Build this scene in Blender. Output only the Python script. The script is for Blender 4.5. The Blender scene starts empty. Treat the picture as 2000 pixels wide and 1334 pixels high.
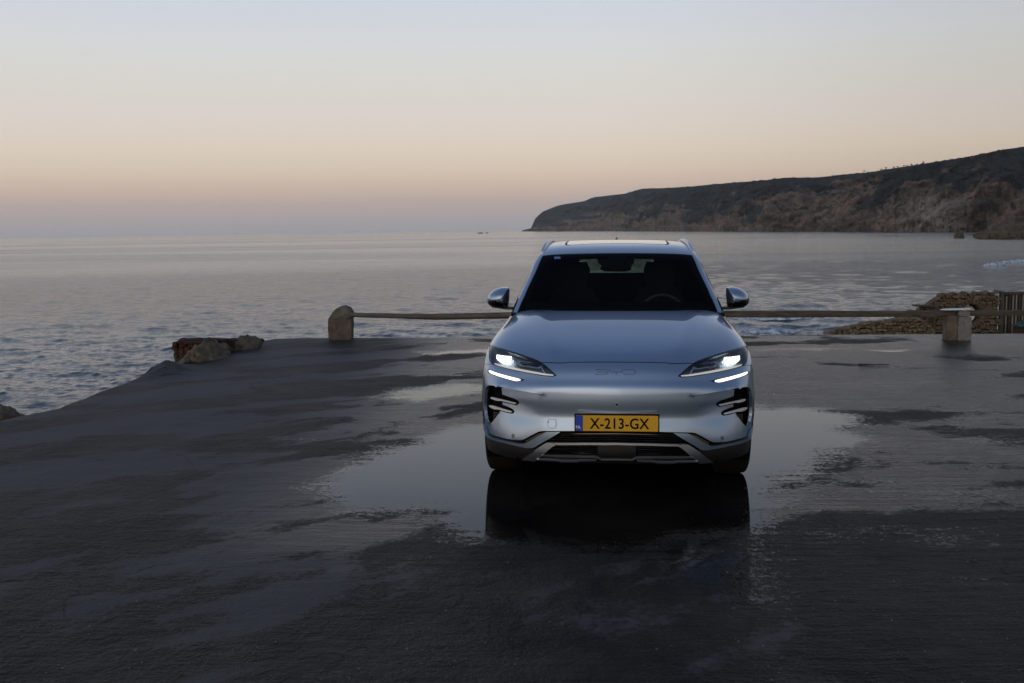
import bpy, bmesh, math, random
import numpy as np
from mathutils import Vector, Matrix, noise
from mathutils.bvhtree import BVHTree
from mathutils.geometry import delaunay_2d_cdt

rad = math.radians
random.seed(7)
rng = np.random.default_rng(11)
scn = bpy.context.scene
col = scn.collection

# ------------------------------------------------------------------ camera
PITCH, ROLL = math.atan(218 / 2150), rad(-0.78)
cam_data = bpy.data.cameras.new("camera")
cam_data.sensor_width = 36.0
cam_data.lens = 36.0 * 2150 / 2000
cam_data.clip_start = 0.1
cam_data.clip_end = 60000
cam = bpy.data.objects.new("camera", cam_data)
col.objects.link(cam)
CAM_H = 1.75
cam.matrix_world = (Matrix.Translation((0, 0, CAM_H)) @ Matrix.Rotation(math.pi / 2 - PITCH, 4, 'X')
                    @ Matrix.Rotation(ROLL, 4, 'Z'))
scn.camera = cam
LOT = Matrix.Rotation(rad(0.4), 4, 'Y')      # the paved lot drains gently to the right

# ------------------------------------------------------------------ colour management
scn.view_settings.view_transform = 'Standard'
scn.view_settings.look = 'None'
scn.view_settings.gamma = 1.0
scn.view_settings.exposure = 0.0
scn.view_settings.use_curve_mapping = False
scn.render.engine = 'CYCLES'
scn.cycles.use_denoising = True
scn.cycles.max_bounces = 8
scn.cycles.transparent_max_bounces = 12
scn.cycles.volume_bounces = 0
scn.cycles.caustics_reflective = False
scn.cycles.caustics_refractive = False
scn.cycles.sample_clamp_indirect = 4.0


def lin(r, g, b):
    f = lambda c: (c / 255 / 12.92) if c / 255 <= 0.04045 else ((c / 255 + 0.055) / 1.055) ** 2.4
    return (f(r), f(g), f(b), 1.0)


# ------------------------------------------------------------------ world: dawn sky seen away from the coming sun
world = bpy.data.worlds.new("World")
scn.world = world
world.use_nodes = True
nt = world.node_tree
nt.nodes.clear()
N = nt.nodes.new
L = nt.links.new


def mth(op, a, b=None, c=None, clamp=False, tree=None):
    tree = tree or nt
    n = tree.nodes.new("ShaderNodeMath")
    n.operation = op
    n.use_clamp = clamp
    for i, v in enumerate((a, b, c)):
        if v is None:
            continue
        if isinstance(v, (int, float)):
            n.inputs[i].default_value = v
        else:
            tree.links.new(v, n.inputs[i])
    return n.outputs[0]


def ramp(stops, fac, tree=None, interp='LINEAR'):
    tree = tree or nt
    n = tree.nodes.new("ShaderNodeValToRGB")
    n.color_ramp.interpolation = interp
    els = n.color_ramp.elements
    while len(els) > 1:
        els.remove(els[-1])
    els[0].position, els[0].color = stops[0]
    for p, c in stops[1:]:
        e = els.new(p)
        e.color = c
    tree.links.new(fac, n.inputs[0])
    return n.outputs[0]


tc = N("ShaderNodeTexCoord")
sep = N("ShaderNodeSeparateXYZ")
L(tc.outputs["Generated"], sep.inputs[0])
el = mth('SQRT', mth('MAXIMUM', sep.outputs[2], 0.0))


def t_of(deg):
    return math.sqrt(math.sin(rad(deg)))


west = ramp([(0.0, lin(164, 166, 172)), (t_of(0.5), lin(178, 171, 172)), (t_of(1.3), lin(197, 180, 173)),
             (t_of(2.1), lin(212, 190, 174)), (t_of(2.9), lin(221, 202, 183)), (t_of(3.95), lin(225, 211, 194)),
             (t_of(5.3), lin(224, 213, 205)), (t_of(6.6), lin(220, 214, 209)), (t_of(8.0), lin(217, 216, 212)),
             (t_of(9.3), lin(214, 216, 219)), (t_of(11.5), lin(206, 212, 224)), (t_of(16), (.42, .49, .63, 1)),
             (t_of(25), (.21, .28, .44, 1)), (t_of(45), (.11, .165, .30, 1)), (1.0, (.09, .14, .25, 1))], el)
east = ramp([(0.0, (1.0, .66, .46, 1)), (t_of(4), (1.5, 1.12, .82, 1)), (t_of(10), (1.45, 1.26, 1.08, 1)),
             (t_of(20), (.85, .90, .95, 1)), (t_of(35), (.34, .43, .56, 1)), (t_of(60), (.14, .20, .33, 1)),
             (1.0, (.09, .14, .25, 1))], el)
mr = N("ShaderNodeMapRange")
mr.interpolation_type = 'SMOOTHSTEP'
mr.inputs[1].default_value = 0.30
mr.inputs[2].default_value = -0.90
L(mth('ADD', mth('MULTIPLY', sep.outputs[1], .88), mth('MULTIPLY', sep.outputs[0], .47)), mr.inputs[0])
mixc = N("ShaderNodeMix")
mixc.data_type = 'RGBA'
L(mr.outputs[0], mixc.inputs[0])
L(west, mixc.inputs[6])
L(east, mixc.inputs[7])
# the northern (right) side of the sky is a little duller
mr2 = N("ShaderNodeMapRange")
mr2.interpolation_type = 'SMOOTHSTEP'
for i, v in ((1, 0.05), (2, 0.50), (3, 1.0), (4, 0.80)):
    mr2.inputs[i].default_value = v
L(sep.outputs[0], mr2.inputs[0])
vs = N("ShaderNodeVectorMath")
vs.operation = 'SCALE'
L(mixc.outputs[2], vs.inputs[0])
L(mr2.outputs[0], vs.inputs[3])
nis = N("ShaderNodeTexSky")
nis.sky_type = 'NISHITA'
nis.sun_disc = False
nis.sun_elevation = rad(1.0)
nis.sun_rotation = rad(200)
bg1 = N("ShaderNodeBackground")
bg1.inputs[1].default_value = 1.0
L(vs.outputs[0], bg1.inputs[0])
bg2 = N("ShaderNodeBackground")
bg2.inputs[1].default_value = 0.02
L(nis.outputs[0], bg2.inputs[0])
add = N("ShaderNodeAddShader")
L(bg1.outputs[0], add.inputs[0])
L(bg2.outputs[0], add.inputs[1])
wout = N("ShaderNodeOutputWorld")
L(add.outputs[0], wout.inputs[0])

# weak, very soft light of the sun still on the horizon behind the camera
sun_data = bpy.data.lights.new("sun", 'SUN')
sun_data.energy = 0.45
sun_data.angle = rad(50)
sun_data.color = (1.0, 0.80, 0.62)
sun = bpy.data.objects.new("sun", sun_data)
sun.rotation_euler = (rad(80), 0, rad(-28))
sun.location = (0, -20, 20)
col.objects.link(sun)

# ------------------------------------------------------------------ helpers
LOT_OBJS = []


def mesh_obj(name, verts, faces, mats, parent=None, smooth=False, mat_idx=None):
    me = bpy.data.meshes.new(name)
    if isinstance(verts, np.ndarray):
        verts = verts.tolist()
    if isinstance(faces, np.ndarray):
        faces = faces.tolist()
    me.from_pydata(verts, [], faces)
    if not isinstance(mats, (list, tuple)):
        mats = [mats]
    for m in mats:
        me.materials.append(m)
    if mat_idx is not None:
        me.polygons.foreach_set("material_index", mat_idx)
    if smooth:
        me.polygons.foreach_set("use_smooth", [True] * len(me.polygons))
    me.update()
    o = bpy.data.objects.new(name, me)
    col.objects.link(o)
    if parent:
        o.parent = parent
    return o


def grid_obj(name, X, Y, Z, mat, parent=None, smooth=True):
    """regular grid (n,m) arrays -> mesh"""
    n, m = X.shape
    co = np.stack([X, Y, Z], -1).reshape(-1, 3)
    idx = np.arange(n * m).reshape(n, m)
    q = np.stack([idx[:-1, :-1], idx[1:, :-1], idx[1:, 1:], idx[:-1, 1:]], -1).reshape(-1, 4)
    me = bpy.data.meshes.new(name)
    me.vertices.add(n * m)
    me.vertices.foreach_set("co", co.astype(np.float32).ravel())
    me.loops.add(q.size)
    me.loops.foreach_set("vertex_index", q.astype(np.int32).ravel())
    me.polygons.add(len(q))
    me.polygons.foreach_set("loop_start", np.arange(0, q.size, 4, dtype=np.int32))
    me.polygons.foreach_set("loop_total", np.full(len(q), 4, dtype=np.int32))
    if smooth:
        me.polygons.foreach_set("use_smooth", np.ones(len(q), dtype=bool))
    me.materials.append(mat)
    me.update(calc_edges=True)
    me.validate()
    o = bpy.data.objects.new(name, me)
    col.objects.link(o)
    if parent:
        o.parent = parent
    return o


def tag(o, label=None, cat=None, group=None, kind=None, lot=False):
    if label:
        o["label"] = label
    if cat:
        o["category"] = cat
    if group:
        o["group"] = group
    if kind:
        o["kind"] = kind
    if lot:
        LOT_OBJS.append(o)
    return o


def empty(name, loc=(0, 0, 0), rz=0.0):
    o = bpy.data.objects.new(name, None)
    o.empty_display_size = 0.2
    o.location = loc
    o.rotation_euler = (0, 0, rz)
    col.objects.link(o)
    return o


def material(name, base=(.5, .5, .5), rough=.5, metal=0.0, coat=0.0, coat_rough=.03, ior=1.5, spec=.5,
             emit=None, estr=0.0, trans=0.0):
    m = bpy.data.materials.new(name)
    m.use_nodes = True
    b = m.node_tree.nodes["Principled BSDF"]
    b.inputs["Base Color"].default_value = (*base, 1)
    b.inputs["Roughness"].default_value = rough
    b.inputs["Metallic"].default_value = metal
    b.inputs["Coat Weight"].default_value = coat
    b.inputs["Coat Roughness"].default_value = coat_rough
    b.inputs["IOR"].default_value = ior
    b.inputs["Specular IOR Level"].default_value = spec
    b.inputs["Transmission Weight"].default_value = trans
    if emit:
        b.inputs["Emission Color"].default_value = (*emit, 1)
        b.inputs["Emission Strength"].default_value = estr
    return m


def nodes_of(m):
    t = m.node_tree
    return t, t.nodes["Principled BSDF"]


def tex_noise(t, vec, scale, detail=4, rough=.55, dist=0.0):
    n = t.nodes.new("ShaderNodeTexNoise")
    n.inputs["Scale"].default_value = scale
    n.inputs["Detail"].default_value = detail
    n.inputs["Roughness"].default_value = rough
    n.inputs["Distortion"].default_value = dist
    if vec is not None:
        t.links.new(vec, n.inputs["Vector"])
    return n.outputs["Fac"]


def coords(t, kind="Object", scale=(1, 1, 1), rot=(0, 0, 0)):
    c = t.nodes.new("ShaderNodeTexCoord")
    mp = t.nodes.new("ShaderNodeMapping")
    mp.inputs["Scale"].default_value = scale
    mp.inputs["Rotation"].default_value = rot
    t.links.new(c.outputs[kind], mp.inputs[0])
    return mp.outputs[0]


def smooth_range(t, v, a, b, lo=0.0, hi=1.0):
    n = t.nodes.new("ShaderNodeMapRange")
    n.interpolation_type = 'SMOOTHSTEP'
    for i, x in ((1, a), (2, b), (3, lo), (4, hi)):
        if isinstance(x, (int, float)):
            n.inputs[i].default_value = x
        else:
            t.links.new(x, n.inputs[i])
    t.links.new(v, n.inputs[0])
    return n.outputs[0]


def mixrgb(t, fac, a, b):
    n = t.nodes.new("ShaderNodeMix")
    n.data_type = 'RGBA'
    for i, v in ((0, fac), (6, a), (7, b)):
        if isinstance(v, (int, float)):
            n.inputs[i].default_value = v
        elif isinstance(v, tuple):
            n.inputs[i].default_value = (*v[:3], 1)
        else:
            t.links.new(v, n.inputs[i])
    return n.outputs[2]


def bump(t, height, strength, dist, normal=None):
    n = t.nodes.new("ShaderNodeBump")
    n.inputs["Distance"].default_value = dist
    if isinstance(strength, (int, float)):
        n.inputs["Strength"].default_value = strength
    else:
        t.links.new(strength, n.inputs["Strength"])
    t.links.new(height, n.inputs["Height"])
    if normal is not None:
        t.links.new(normal, n.inputs["Normal"])
    return n.outputs[0]


def ss(x, a, b):
    t = np.clip((x - a) / (b - a), 0, 1)
    return t * t * (3 - 2 * t)


_perm = rng.permutation(4096)
_gr = rng.random(4096) * 2 * math.pi
_gx, _gy = np.cos(_gr), np.sin(_gr)


def gnoise(x, y):
    """2-D gradient noise in -1..1, vectorised"""
    xi = np.floor(x).astype(np.int64)
    yi = np.floor(y).astype(np.int64)
    xf, yf = x - xi, y - yi
    u = xf * xf * xf * (xf * (xf * 6 - 15) + 10)
    v = yf * yf * yf * (yf * (yf * 6 - 15) + 10)

    def g(ix, iy, dx, dy):
        h = _perm[(_perm[ix & 4095] + iy) & 4095]
        return _gx[h] * dx + _gy[h] * dy
    a = g(xi, yi, xf, yf)
    b = g(xi + 1, yi, xf - 1, yf)
    c = g(xi, yi + 1, xf, yf - 1)
    d = g(xi + 1, yi + 1, xf - 1, yf - 1)
    return 1.5 * ((a * (1 - u) + b * u) * (1 - v) + (c * (1 - u) + d * u) * v)


def fbm(x, y, octv=4, gain=.5, lac=2.03):
    s = np.zeros_like(x, dtype=float)
    a = 1.0
    for i in range(octv):
        s += a * gnoise(x + 17.3 * i, y - 9.1 * i)
        x, y, a = x * lac, y * lac, a * gain
    return s


# ------------------------------------------------------------------ sea
SEA_Z = CAM_H - 12.0
m_sea = material("sea_water", (.010, .022, .032), .06, ior=1.333)
t, b = nodes_of(m_sea)
geo = t.nodes.new("ShaderNodeNewGeometry")
cd = t.nodes.new("ShaderNodeVectorMath")
cd.operation = 'LENGTH'
t.links.new(geo.outputs["Position"], cd.inputs[0])
c1 = coords(t, "Object", (1, 1.6, 1), (0, 0, rad(12)))
far = smooth_range(t, cd.outputs["Value"], 90, 900)
n1 = tex_noise(t, c1, 1.4, 5, .6, .4)
n0 = tex_noise(t, c1, 4.5, 3, .6, .2)
n2 = tex_noise(t, c1, .32, 4, .6, .3)
ns = tex_noise(t, coords(t, "Object", (.0011, .0060, 1), (0, 0, rad(8))), 1.0, 4, .6, .6)
ruff = smooth_range(t, ns, .36, .66, .45, 1.25)
n3 = tex_noise(t, coords(t, "Object", (1, 1.4, 1), (0, 0, rad(-20))), .085, 3, .6, .3)
hsum = mth('ADD', mth('ADD', mth('ADD', mth('MULTIPLY', n0, .10, tree=t), mth('MULTIPLY', n1, .36, tree=t), tree=t), mth('MULTIPLY', n2, .75, tree=t), tree=t), mth('MULTIPLY', n3, mth('MULTIPLY', far, 1.1, tree=t), tree=t), tree=t)
bm_ = bump(t, hsum, mth('MULTIPLY', ruff, .42, tree=t), 1.0)
t.links.new(bm_, b.inputs["Normal"])
t.links.new(mth('ADD', .07, mth('MULTIPLY', far, mth('MULTIPLY', ruff, .09, tree=t), tree=t), tree=t), b.inputs["Roughness"])

NR, NC = 720, 860
s_dep = np.linspace(12 / 58.0, 12 / 1700.0, NR - 40)
rr = np.concatenate([12 / s_dep, np.geomspace(1760, 15000, 40)])
core = np.linspace(-28, 28, NC - 60)
az = np.radians(np.concatenate([np.linspace(-120, -28.6, 30), core, np.linspace(28.6, 120, 30)]))
Rg, Ag = np.meshgrid(rr, az, indexing='ij')
X, Y = Rg * np.sin(Ag), Rg * np.cos(Ag)
drr = np.gradient(rr)[:, None] * np.ones_like(X)
dcell = np.maximum(drr, Rg * np.gradient(az)[None, :])
Z = np.zeros_like(X)
amp_mod = 1 + .32 * gnoise(X / 60, Y / 80) + .25 * gnoise(X / 14 + 5, Y / 11)
for k in range(72):
    lam = 0.75 * (15 / 0.75) ** (rng.random() ** 1.45)
    th = rad(255) + rng.normal(0, .8)
    kx, ky = math.cos(th) * 2 * math.pi / lam, math.sin(th) * 2 * math.pi / lam
    a = 0.0115 * lam ** 0.72 * (0.6 + .8 * rng.random())
    if lam > 7:
        a *= .8
    f = ss(lam / dcell, 1.8, 3.2)
    ph = kx * X + ky * Y + rng.random() * 6.28 + .8 * gnoise(X / (lam * 3), Y / (lam * 3))
    Z += a * f * (np.exp(np.sin(ph) - 1) * 1.8 - .84)
Z *= np.clip(amp_mod, .3, 2) * (.34 + .28 * (1 - ss(Rg, 110, 280)))
# a low swell running in on the right
Zs = SEA_Z + Z
sea = grid_obj("sea", X, Y, Zs, m_sea)
tag(sea, kind="structure", label="calm grey-blue ocean with small ripples reflecting the dawn sky")

# breaking waves: foam lines near the shore on the right
m_foam = material("sea_foam", (.62, .66, .72), .8)
t, b = nodes_of(m_foam)
fn = tex_noise(t, coords(t, "Object", (1, 1, 1)), 1.2, 6, .7)
t.links.new(mixrgb(t, smooth_range(t, fn, .35, .6), (.10, .15, .20), (.50, .55, .62)), b.inputs["Base Color"])


def foam(cx, cy, rx, ry, h, rot=0.0, n=26, name="breaking_wave", label=""):
    u = np.linspace(-1, 1, n * 4)
    v = np.linspace(-1, 1, n)
    U, V = np.meshgrid(u, v, indexing='ij')
    sx = U * rx
    wdt = np.clip(1 - np.abs(U) ** 2.2, 0, 1) * (0.75 + .35 * gnoise(U * 4 + cx, U * 0 + 3))
    sy = V * ry * wdt + .25 * ry * gnoise(U * 3, V * 0 + cy)
    prof = np.clip(1 - V ** 2, 0, 1)
    z = SEA_Z - .05 + h * prof * np.clip(wdt, 0, 1) * (1 + .12 * gnoise(sx * .5, sy * .5)) + .015 * gnoise(sx * 3, sy * 3)
    c, s = math.cos(rot), math.sin(rot)
    o = grid_obj(name, cx + sx * c - sy * s, cy + sx * s + sy * c, z, m_foam)
    tag(o, label, "wave")
    return o


foam(28.6, 125, 4.6, 2.6, .75, rad(-4), label="white broken surf just beyond the lot edge, right of the car")
foam(33.5, 142, 9, .8, .5, rad(10), label="low dark swell line with thin foam behind the nearer surf")
foam(139, 316, 4.2, 2.0, 1.3, rad(4), label="small white breaker far out, left one of the pair at right edge")
foam(158, 340, 9, 2.4, 1.1, rad(8), label="long white breaker at the right edge of the picture, farther one")

# ------------------------------------------------------------------ headland across the bay
RT = np.array([(0.61, -0.034), (1.06, 0.065), (1.28, 0.563), (1.68, 0.925), (2.34, 1.179), (2.74, 1.278), (3.8, 1.419),
               (4.32, 1.62), (4.98, 1.688), (5.9, 1.777), (6.81, 2.022), (7.98, 2.026), (9.27, 2.079), (10.55, 2.182),
               (11.57, 2.238), (13.08, 2.331), (13.83, 2.415), (15.56, 2.397), (16.53, 2.497), (17.97, 2.581),
               (19.04, 2.747), (20.32, 2.902), (21.47, 3.057), (22.59, 3.209), (23.7, 3.428), (24.79, 3.547),
               (30, 4.1), (40, 4.6), (60, 5.0)])
DT = np.array([(0.0, 7600), (3, 6400), (6, 4900), (9, 3700), (13, 2700), (18, 2150), (22, 1750), (25, 1600), (32, 1300), (45, 1100), (60, 1000)])
na, nd = 950, 190
AZ = np.concatenate([np.linspace(.6, 26, na - 60), np.linspace(26.3, 60, 60)])
tt = np.linspace(0, 1, nd) ** 1.15
d0 = np.interp(AZ, DT[:, 0], DT[:, 1])
ARC = np.radians(AZ) * 2600
d0 = d0 * (1 + .045 * gnoise(ARC / 330, ARC * 0 + 2) + .014 * gnoise(ARC / 120, ARC * 0) + .004 * gnoise(ARC / 45, ARC * 0))
wid = np.clip(d0 * .42, 500, 1500) * ss(AZ, .2, 5) + 120
dr = d0 + wid
ridge_h = np.tan(np.radians(np.interp(AZ, RT[:, 0], RT[:, 1]))) * dr + 12.0
A2, T2 = np.meshgrid(AZ, tt, indexing='ij')
D = d0[:, None] + wid[:, None] * T2 * 1.35
tn = T2 * 1.35
sx, sy = D * np.sin(np.radians(A2)), D * np.cos(np.radians(A2))
warp = 60 * fbm(sx / 300, sy / 300, 2)
def ridged(f, ox=0.0):
    return 1 - 2 * np.abs(gnoise((sx + warp) * f + ox, (sy - warp) * f + ox * .7))
RG = .60 * ridged(1 / 360., 3) + .40 * ridged(1 / 170., 8) + .16 * ridged(1 / 80., 1)
ARC2 = ARC[:, None] * np.ones_like(A2)
cl_h = .15 + .10 * gnoise(ARC2 / 260 + 4, A2 * 0) + .05 * gnoise(ARC2 / 90, A2 * 0 + 7)
prof = np.where(tn < 1, cl_h * ss(tn, -.01, .045) + (1 - cl_h) * np.clip(tn, 0, 1) ** .85, 1 - (tn - 1) * .5)
env = ss(tn, -.02, .10) * (1 - ss(tn, .60, 1.0))
H = ridge_h[:, None] * np.clip(prof + env * .26 * (RG - .12), .02, 2)
def ridged_(a, b_):
    return 1 - 2 * np.abs(gnoise(a + .4 * gnoise(a * .7, b_ * .7), b_ + .4 * gnoise(a * .6 + 5, b_ * .6)))


small = 2.0 * fbm(sx / 32, sy / 32, 4, .6) * ss(tn, .01, .06) * np.clip(ridge_h[:, None] / 60, .2, 1.6)
H = H + small * (1 - .6 * ss(tn, .8, 1.0)) + 1.6 * np.abs(gnoise(sx / 9, sy / 9)) * ss(tn, .3, .6)
# never poke above the real skyline
lim = np.tan(np.radians(np.interp(AZ, RT[:, 0], RT[:, 1])))[:, None] * D + 10.5 + 4.5 * np.abs(gnoise(ARC2 / 15, A2 * 0)) + 2.0 * np.abs(gnoise(ARC2 / 6, A2 * 0 + 3)) + .8 * gnoise(sx / 8, sy / 8)
H = np.minimum(H, lim)
# craggy relief of the face: push rock in and out along the line of depth
hh_ = np.clip(H, 0, None)
crag_ = (34 * ridged_(ARC2 / 95, hh_ / 48) + 22 * ridged_(ARC2 / 42 + 9, hh_ / 24) + 11 * ridged_(ARC2 / 19 + 4, hh_ / 12) + 5 * ridged_(ARC2 / 9, hh_ / 7))
crag_ *= (1 - .75 * ss(tn, .25, .75)) * (1 - ss(tn, .85, 1.0)) * np.clip(ridge_h[:, None] / 90, .15, 1.2)
D = D + crag_
sx, sy = D * np.sin(np.radians(A2)), D * np.cos(np.radians(A2))
H = np.minimum(H, lim)
H = np.where(T2 <= 0, -3, H)
hn_ = np.clip(H / ridge_h[:, None], 0, 1)
low_lim = .27 + .20 * gnoise(ARC2 / 310 + 3, A2 * 0) + .12 * ss(A2, 10, 16) + .10 * gnoise(ARC2 / 110, A2 * 0 + 2)
rockq = 1.7 * (low_lim - hn_) + .50 * (RG - .25) + .50 * fbm(ARC2 / 75, H / 34, 4, .6)
rockq += .35 * np.exp(-(((A2 - 16.9) / .9) ** 2 + ((hn_ - .66) / .16) ** 2)) + .35 * np.exp(-(((A2 - 19.3) / .7) ** 2 + ((hn_ - .62) / .14) ** 2))
rockq -= .75 * np.exp(-(((A2 - 18.3 - (hn_ - .4) * 5) / .5) ** 2)) * ss(hn_, .15, .4)
paleq = np.exp(-(((A2 - 20.8) / 1.3) ** 2)) * ss(.42 - hn_, 0, .12) + .22 * ss(crag_ + 8 * gnoise(ARC2 / 12, H / 9), 22, 60)
m_hill = material("headland_rock_and_scrub", rough=.95, spec=.15)
t, b = nodes_of(m_hill)
geo = t.nodes.new("ShaderNodeNewGeometry")
sp = t.nodes.new("ShaderNodeSeparateXYZ")
t.links.new(geo.outputs["Normal"], sp.inputs[0])
pz = t.nodes.new("ShaderNodeSeparateXYZ")
t.links.new(geo.outputs["Position"], pz.inputs[0])
oc = coords(t, "Object", (1, 1, 1))
nA = tex_noise(t, coords(t, 'Object', (.013, .005, .020)), 1.0, 6, .66)
nB = tex_noise(t, oc, .05, 5, .7)
nC = tex_noise(t, coords(t, "Object", (.016, .006, .024)), 1.0, 6, .68)
hgt = smooth_range(t, pz.outputs[2], 5, 95)
vegf = mth('ADD', mth('ADD', mth('MULTIPLY', sp.outputs[2], .75, tree=t), mth('MULTIPLY', hgt, .60, tree=t), tree=t),
           mth('MULTIPLY', mth('SUBTRACT', nA, .5, tree=t), 3.2, tree=t), tree=t)
arq = t.nodes.new('ShaderNodeAttribute')
arq.attribute_name = 'rockiness'
apq = t.nodes.new('ShaderNodeAttribute')
apq.attribute_name = 'paleness'
veg = smooth_range(t, mth('ADD', arq.outputs['Fac'], mth('MULTIPLY', mth('SUBTRACT', nB, .5, tree=t), 1.3, tree=t), tree=t), .08, -.08)
veg = mth('MULTIPLY', veg, smooth_range(t, nB, .80, .70), tree=t)
nD = tex_noise(t, coords(t, 'Object', (.06, .03, .085)), 1.0, 6, .72, .8)
rock = ramp([(.30, (.020, .018, .018, 1)), (.42, (.050, .038, .031, 1)), (.50, (.145, .095, .066, 1)), (.58, (.27, .185, .13, 1)),
             (.70, (.34, .28, .22, 1))], mth('ADD', mth('MULTIPLY', nC, .5, tree=t), mth('MULTIPLY', nD, .5, tree=t), tree=t), t)  # darkest stops paint the shade of crevices into the rock colour
scrub = ramp([(.3, (.010, .015, .016, 1)), (.5, (.020, .027, .025, 1)), (.72, (.045, .047, .038, 1))], nB, t)
rock = mixrgb(t, mth("MULTIPLY", apq.outputs["Fac"], smooth_range(t, nD, .35, .6), tree=t), rock, (.33, .30, .25))
t.links.new(mixrgb(t, veg, rock, scrub), b.inputs["Base Color"])
t.links.new(bump(t, mth('ADD', nD, mth('MULTIPLY', nC, 1.2, tree=t), tree=t), 1.0, 16.0), b.inputs["Normal"])
head = grid_obj("headland_hill", sx, sy, SEA_Z + H, m_hill)
for nm_, ar_ in (("rockiness", rockq), ("paleness", np.clip(paleq, 0, 1))):
    at_ = head.data.attributes.new(nm_, 'FLOAT', 'POINT')
    at_.data.foreach_set("value", ar_.astype(np.float32).ravel())
tag(head, kind="structure", label="long dark scrub-covered headland with brown rocky cliffs across the bay")


def blob_rock(name, c, size, mat, seed=0, sub=4, rough=.35, parent=None, flat=.0):
    bm = bmesh.new()
    bmesh.ops.create_icosphere(bm, subdivisions=sub, radius=1.0)
    for v in bm.verts:
        p = v.co.copy()
        q = p * 1.3 + Vector((seed * 7.1, seed * 3.3, seed))
        n = noise.fractal(q, .8, 2.1, 5)
        rdg_ = 1 - abs(noise.noise(q * 2.2)) * 2
        f = 1 + rough * n * .6 + rough * .25 * rdg_
        # square-ish facets
        m = max(abs(p.x), abs(p.y), abs(p.z))
        f *= .75 + .25 / max(m, .58) * .8
        v.co = Vector((p.x * size[0] * f, p.y * size[1] * f, p.z * size[2] * f))
    me = bpy.data.meshes.new(name)
    bm.to_mesh(me)
    bm.free()
    me.materials.append(mat)
    me.polygons.foreach_set("use_smooth", [True] * len(me.polygons))
    o = bpy.data.objects.new(name, me)
    o.location = c
    col.objects.link(o)
    if parent:
        o.parent = parent
    return o


m_crag = material("shore_crag", rough=.9, spec=.2)
t, b = nodes_of(m_crag)
oc = coords(t, "Object", (1, 1, 1.6))
t.links.new(ramp([(.3, (.03, .026, .02, 1)), (.55, (.10, .08, .055, 1)), (.8, (.17, .145, .11, 1))], tex_noise(t, oc, .35, 7, .7), t), b.inputs["Base Color"])
t.links.new(bump(t, tex_noise(t, oc, .8, 6, .7), .8, 1.0), b.inputs["Normal"])
# near right point, its two stacks and a low reef
crag = empty("rocky_point", (371, 850, SEA_Z))
for i, (x, y, sxx, syy, szz) in enumerate([(6, 0, 13, 16, 9.5), (20, 8, 16, 18, 12.5), (48, 16, 26, 24, 15), (-6, -2, 7, 8, 4.5), (90, 30, 40, 34, 20)]):
    blob_rock("rock_mass", (x, y, -1), (sxx, syy, szz), m_crag, seed=i + 2, sub=5, rough=.55, parent=crag)
tag(crag, "rough brown rocky point rising from the sea at the right edge", "rocky point")
for i, (x, y, a_, b_, c_, lab) in enumerate([(377, 930, 3.6, 4, 6.2, "blocky sea stack, left of the two off the rocky point"),
                                           (391, 920, 4.6, 4.5, 6.0, "wider sea stack, right of the two off the rocky point")]):
    o = blob_rock("sea_stack", (x, y, SEA_Z - 1), (a_, b_, c_), m_crag, seed=20 + i, sub=5, rough=.6)
    tag(o, lab, "sea stack", "sea stacks off the rocky point")
for (px, dist, w, h, lab) in [(-1.56, 4200, 11, 4.0, "low dark islet on the horizon, larger and left of the pair"),
                              (-1.22, 4300, 6, 3.4, "tiny dark islet on the horizon, right of the larger one")]:
    o = blob_rock("islet", (dist * math.sin(rad(px)), dist * math.cos(rad(px)), SEA_Z), (w, 9, h), m_crag, seed=31 + w, sub=3)
    tag(o, lab, "islet")

# pines standing on the ridge
m_pine = material("pine_needles", (.022, .032, .02), .9)
m_trunk = material("pine_trunk", (.05, .035, .025), .9)


def pine(azd, h, lab):
    i = int(np.argmin(np.abs(AZ - azd)))
    a = rad(AZ[i])
    j = int(np.argmax(H[i] / D[i]))
    d = D[i, j]
    z = SEA_Z + H[i, j]
    root = empty("pine_tree", (d * math.sin(a), d * math.cos(a), z - 1.5))
    h *= .72
    V, F = [], []
    for k in range(6):
        an = k * math.pi / 3
        V += [(.45 * math.cos(an), .45 * math.sin(an), -2), (.25 * math.cos(an) + .3, .25 * math.sin(an), h * .75)]
    for k in range(6):
        F.append((2 * k, 2 * ((k + 1) % 6), 2 * ((k + 1) % 6) + 1, 2 * k + 1))
    mesh_obj("trunk", V, F, m_trunk, root)
    V, F = [], []
    for k in range(220):
        an, r_ = random.random() * 6.28, h * .34 * math.sqrt(random.random())
        cx, cy = r_ * math.cos(an), r_ * math.sin(an)
        cz = h * (.42 + .55 * random.random() * (1 - 1.6 * r_ / h))
        n0 = len(V)
        s_ = .5 + .5 * random.random()
        for q in range(3):
            V.append((cx + random.uniform(-1, 1) * s_, cy + random.uniform(-1, 1) * s_, cz + random.uniform(-.6, .6) * s_))
        F.append((n0, n0 + 1, n0 + 2))
    mesh_obj("crown", V, F, m_pine, root)
    tag(root, lab, "tree", "pines on the headland ridge")


for i, (a_, h_) in enumerate([(16.2, 7), (17.69, 13), (17.87, 9), (18.5, 10), (18.69, 9), (19.05, 9), (19.22, 8), (19.51, 9), (19.66, 7), (19.86, 9), (20.1, 8), (20.4, 8)]):
    pine(a_, h_, "tallest umbrella pine alone in the dip of the distant ridge line" if i == 1 else "small dark pine on the headland ridge, %s from the left of the row" % ["first", "second", "third", "fourth", "fifth", "sixth", "seventh", "eighth", "ninth", "tenth", "eleventh", "rightmost, twelfth"][i])

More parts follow.
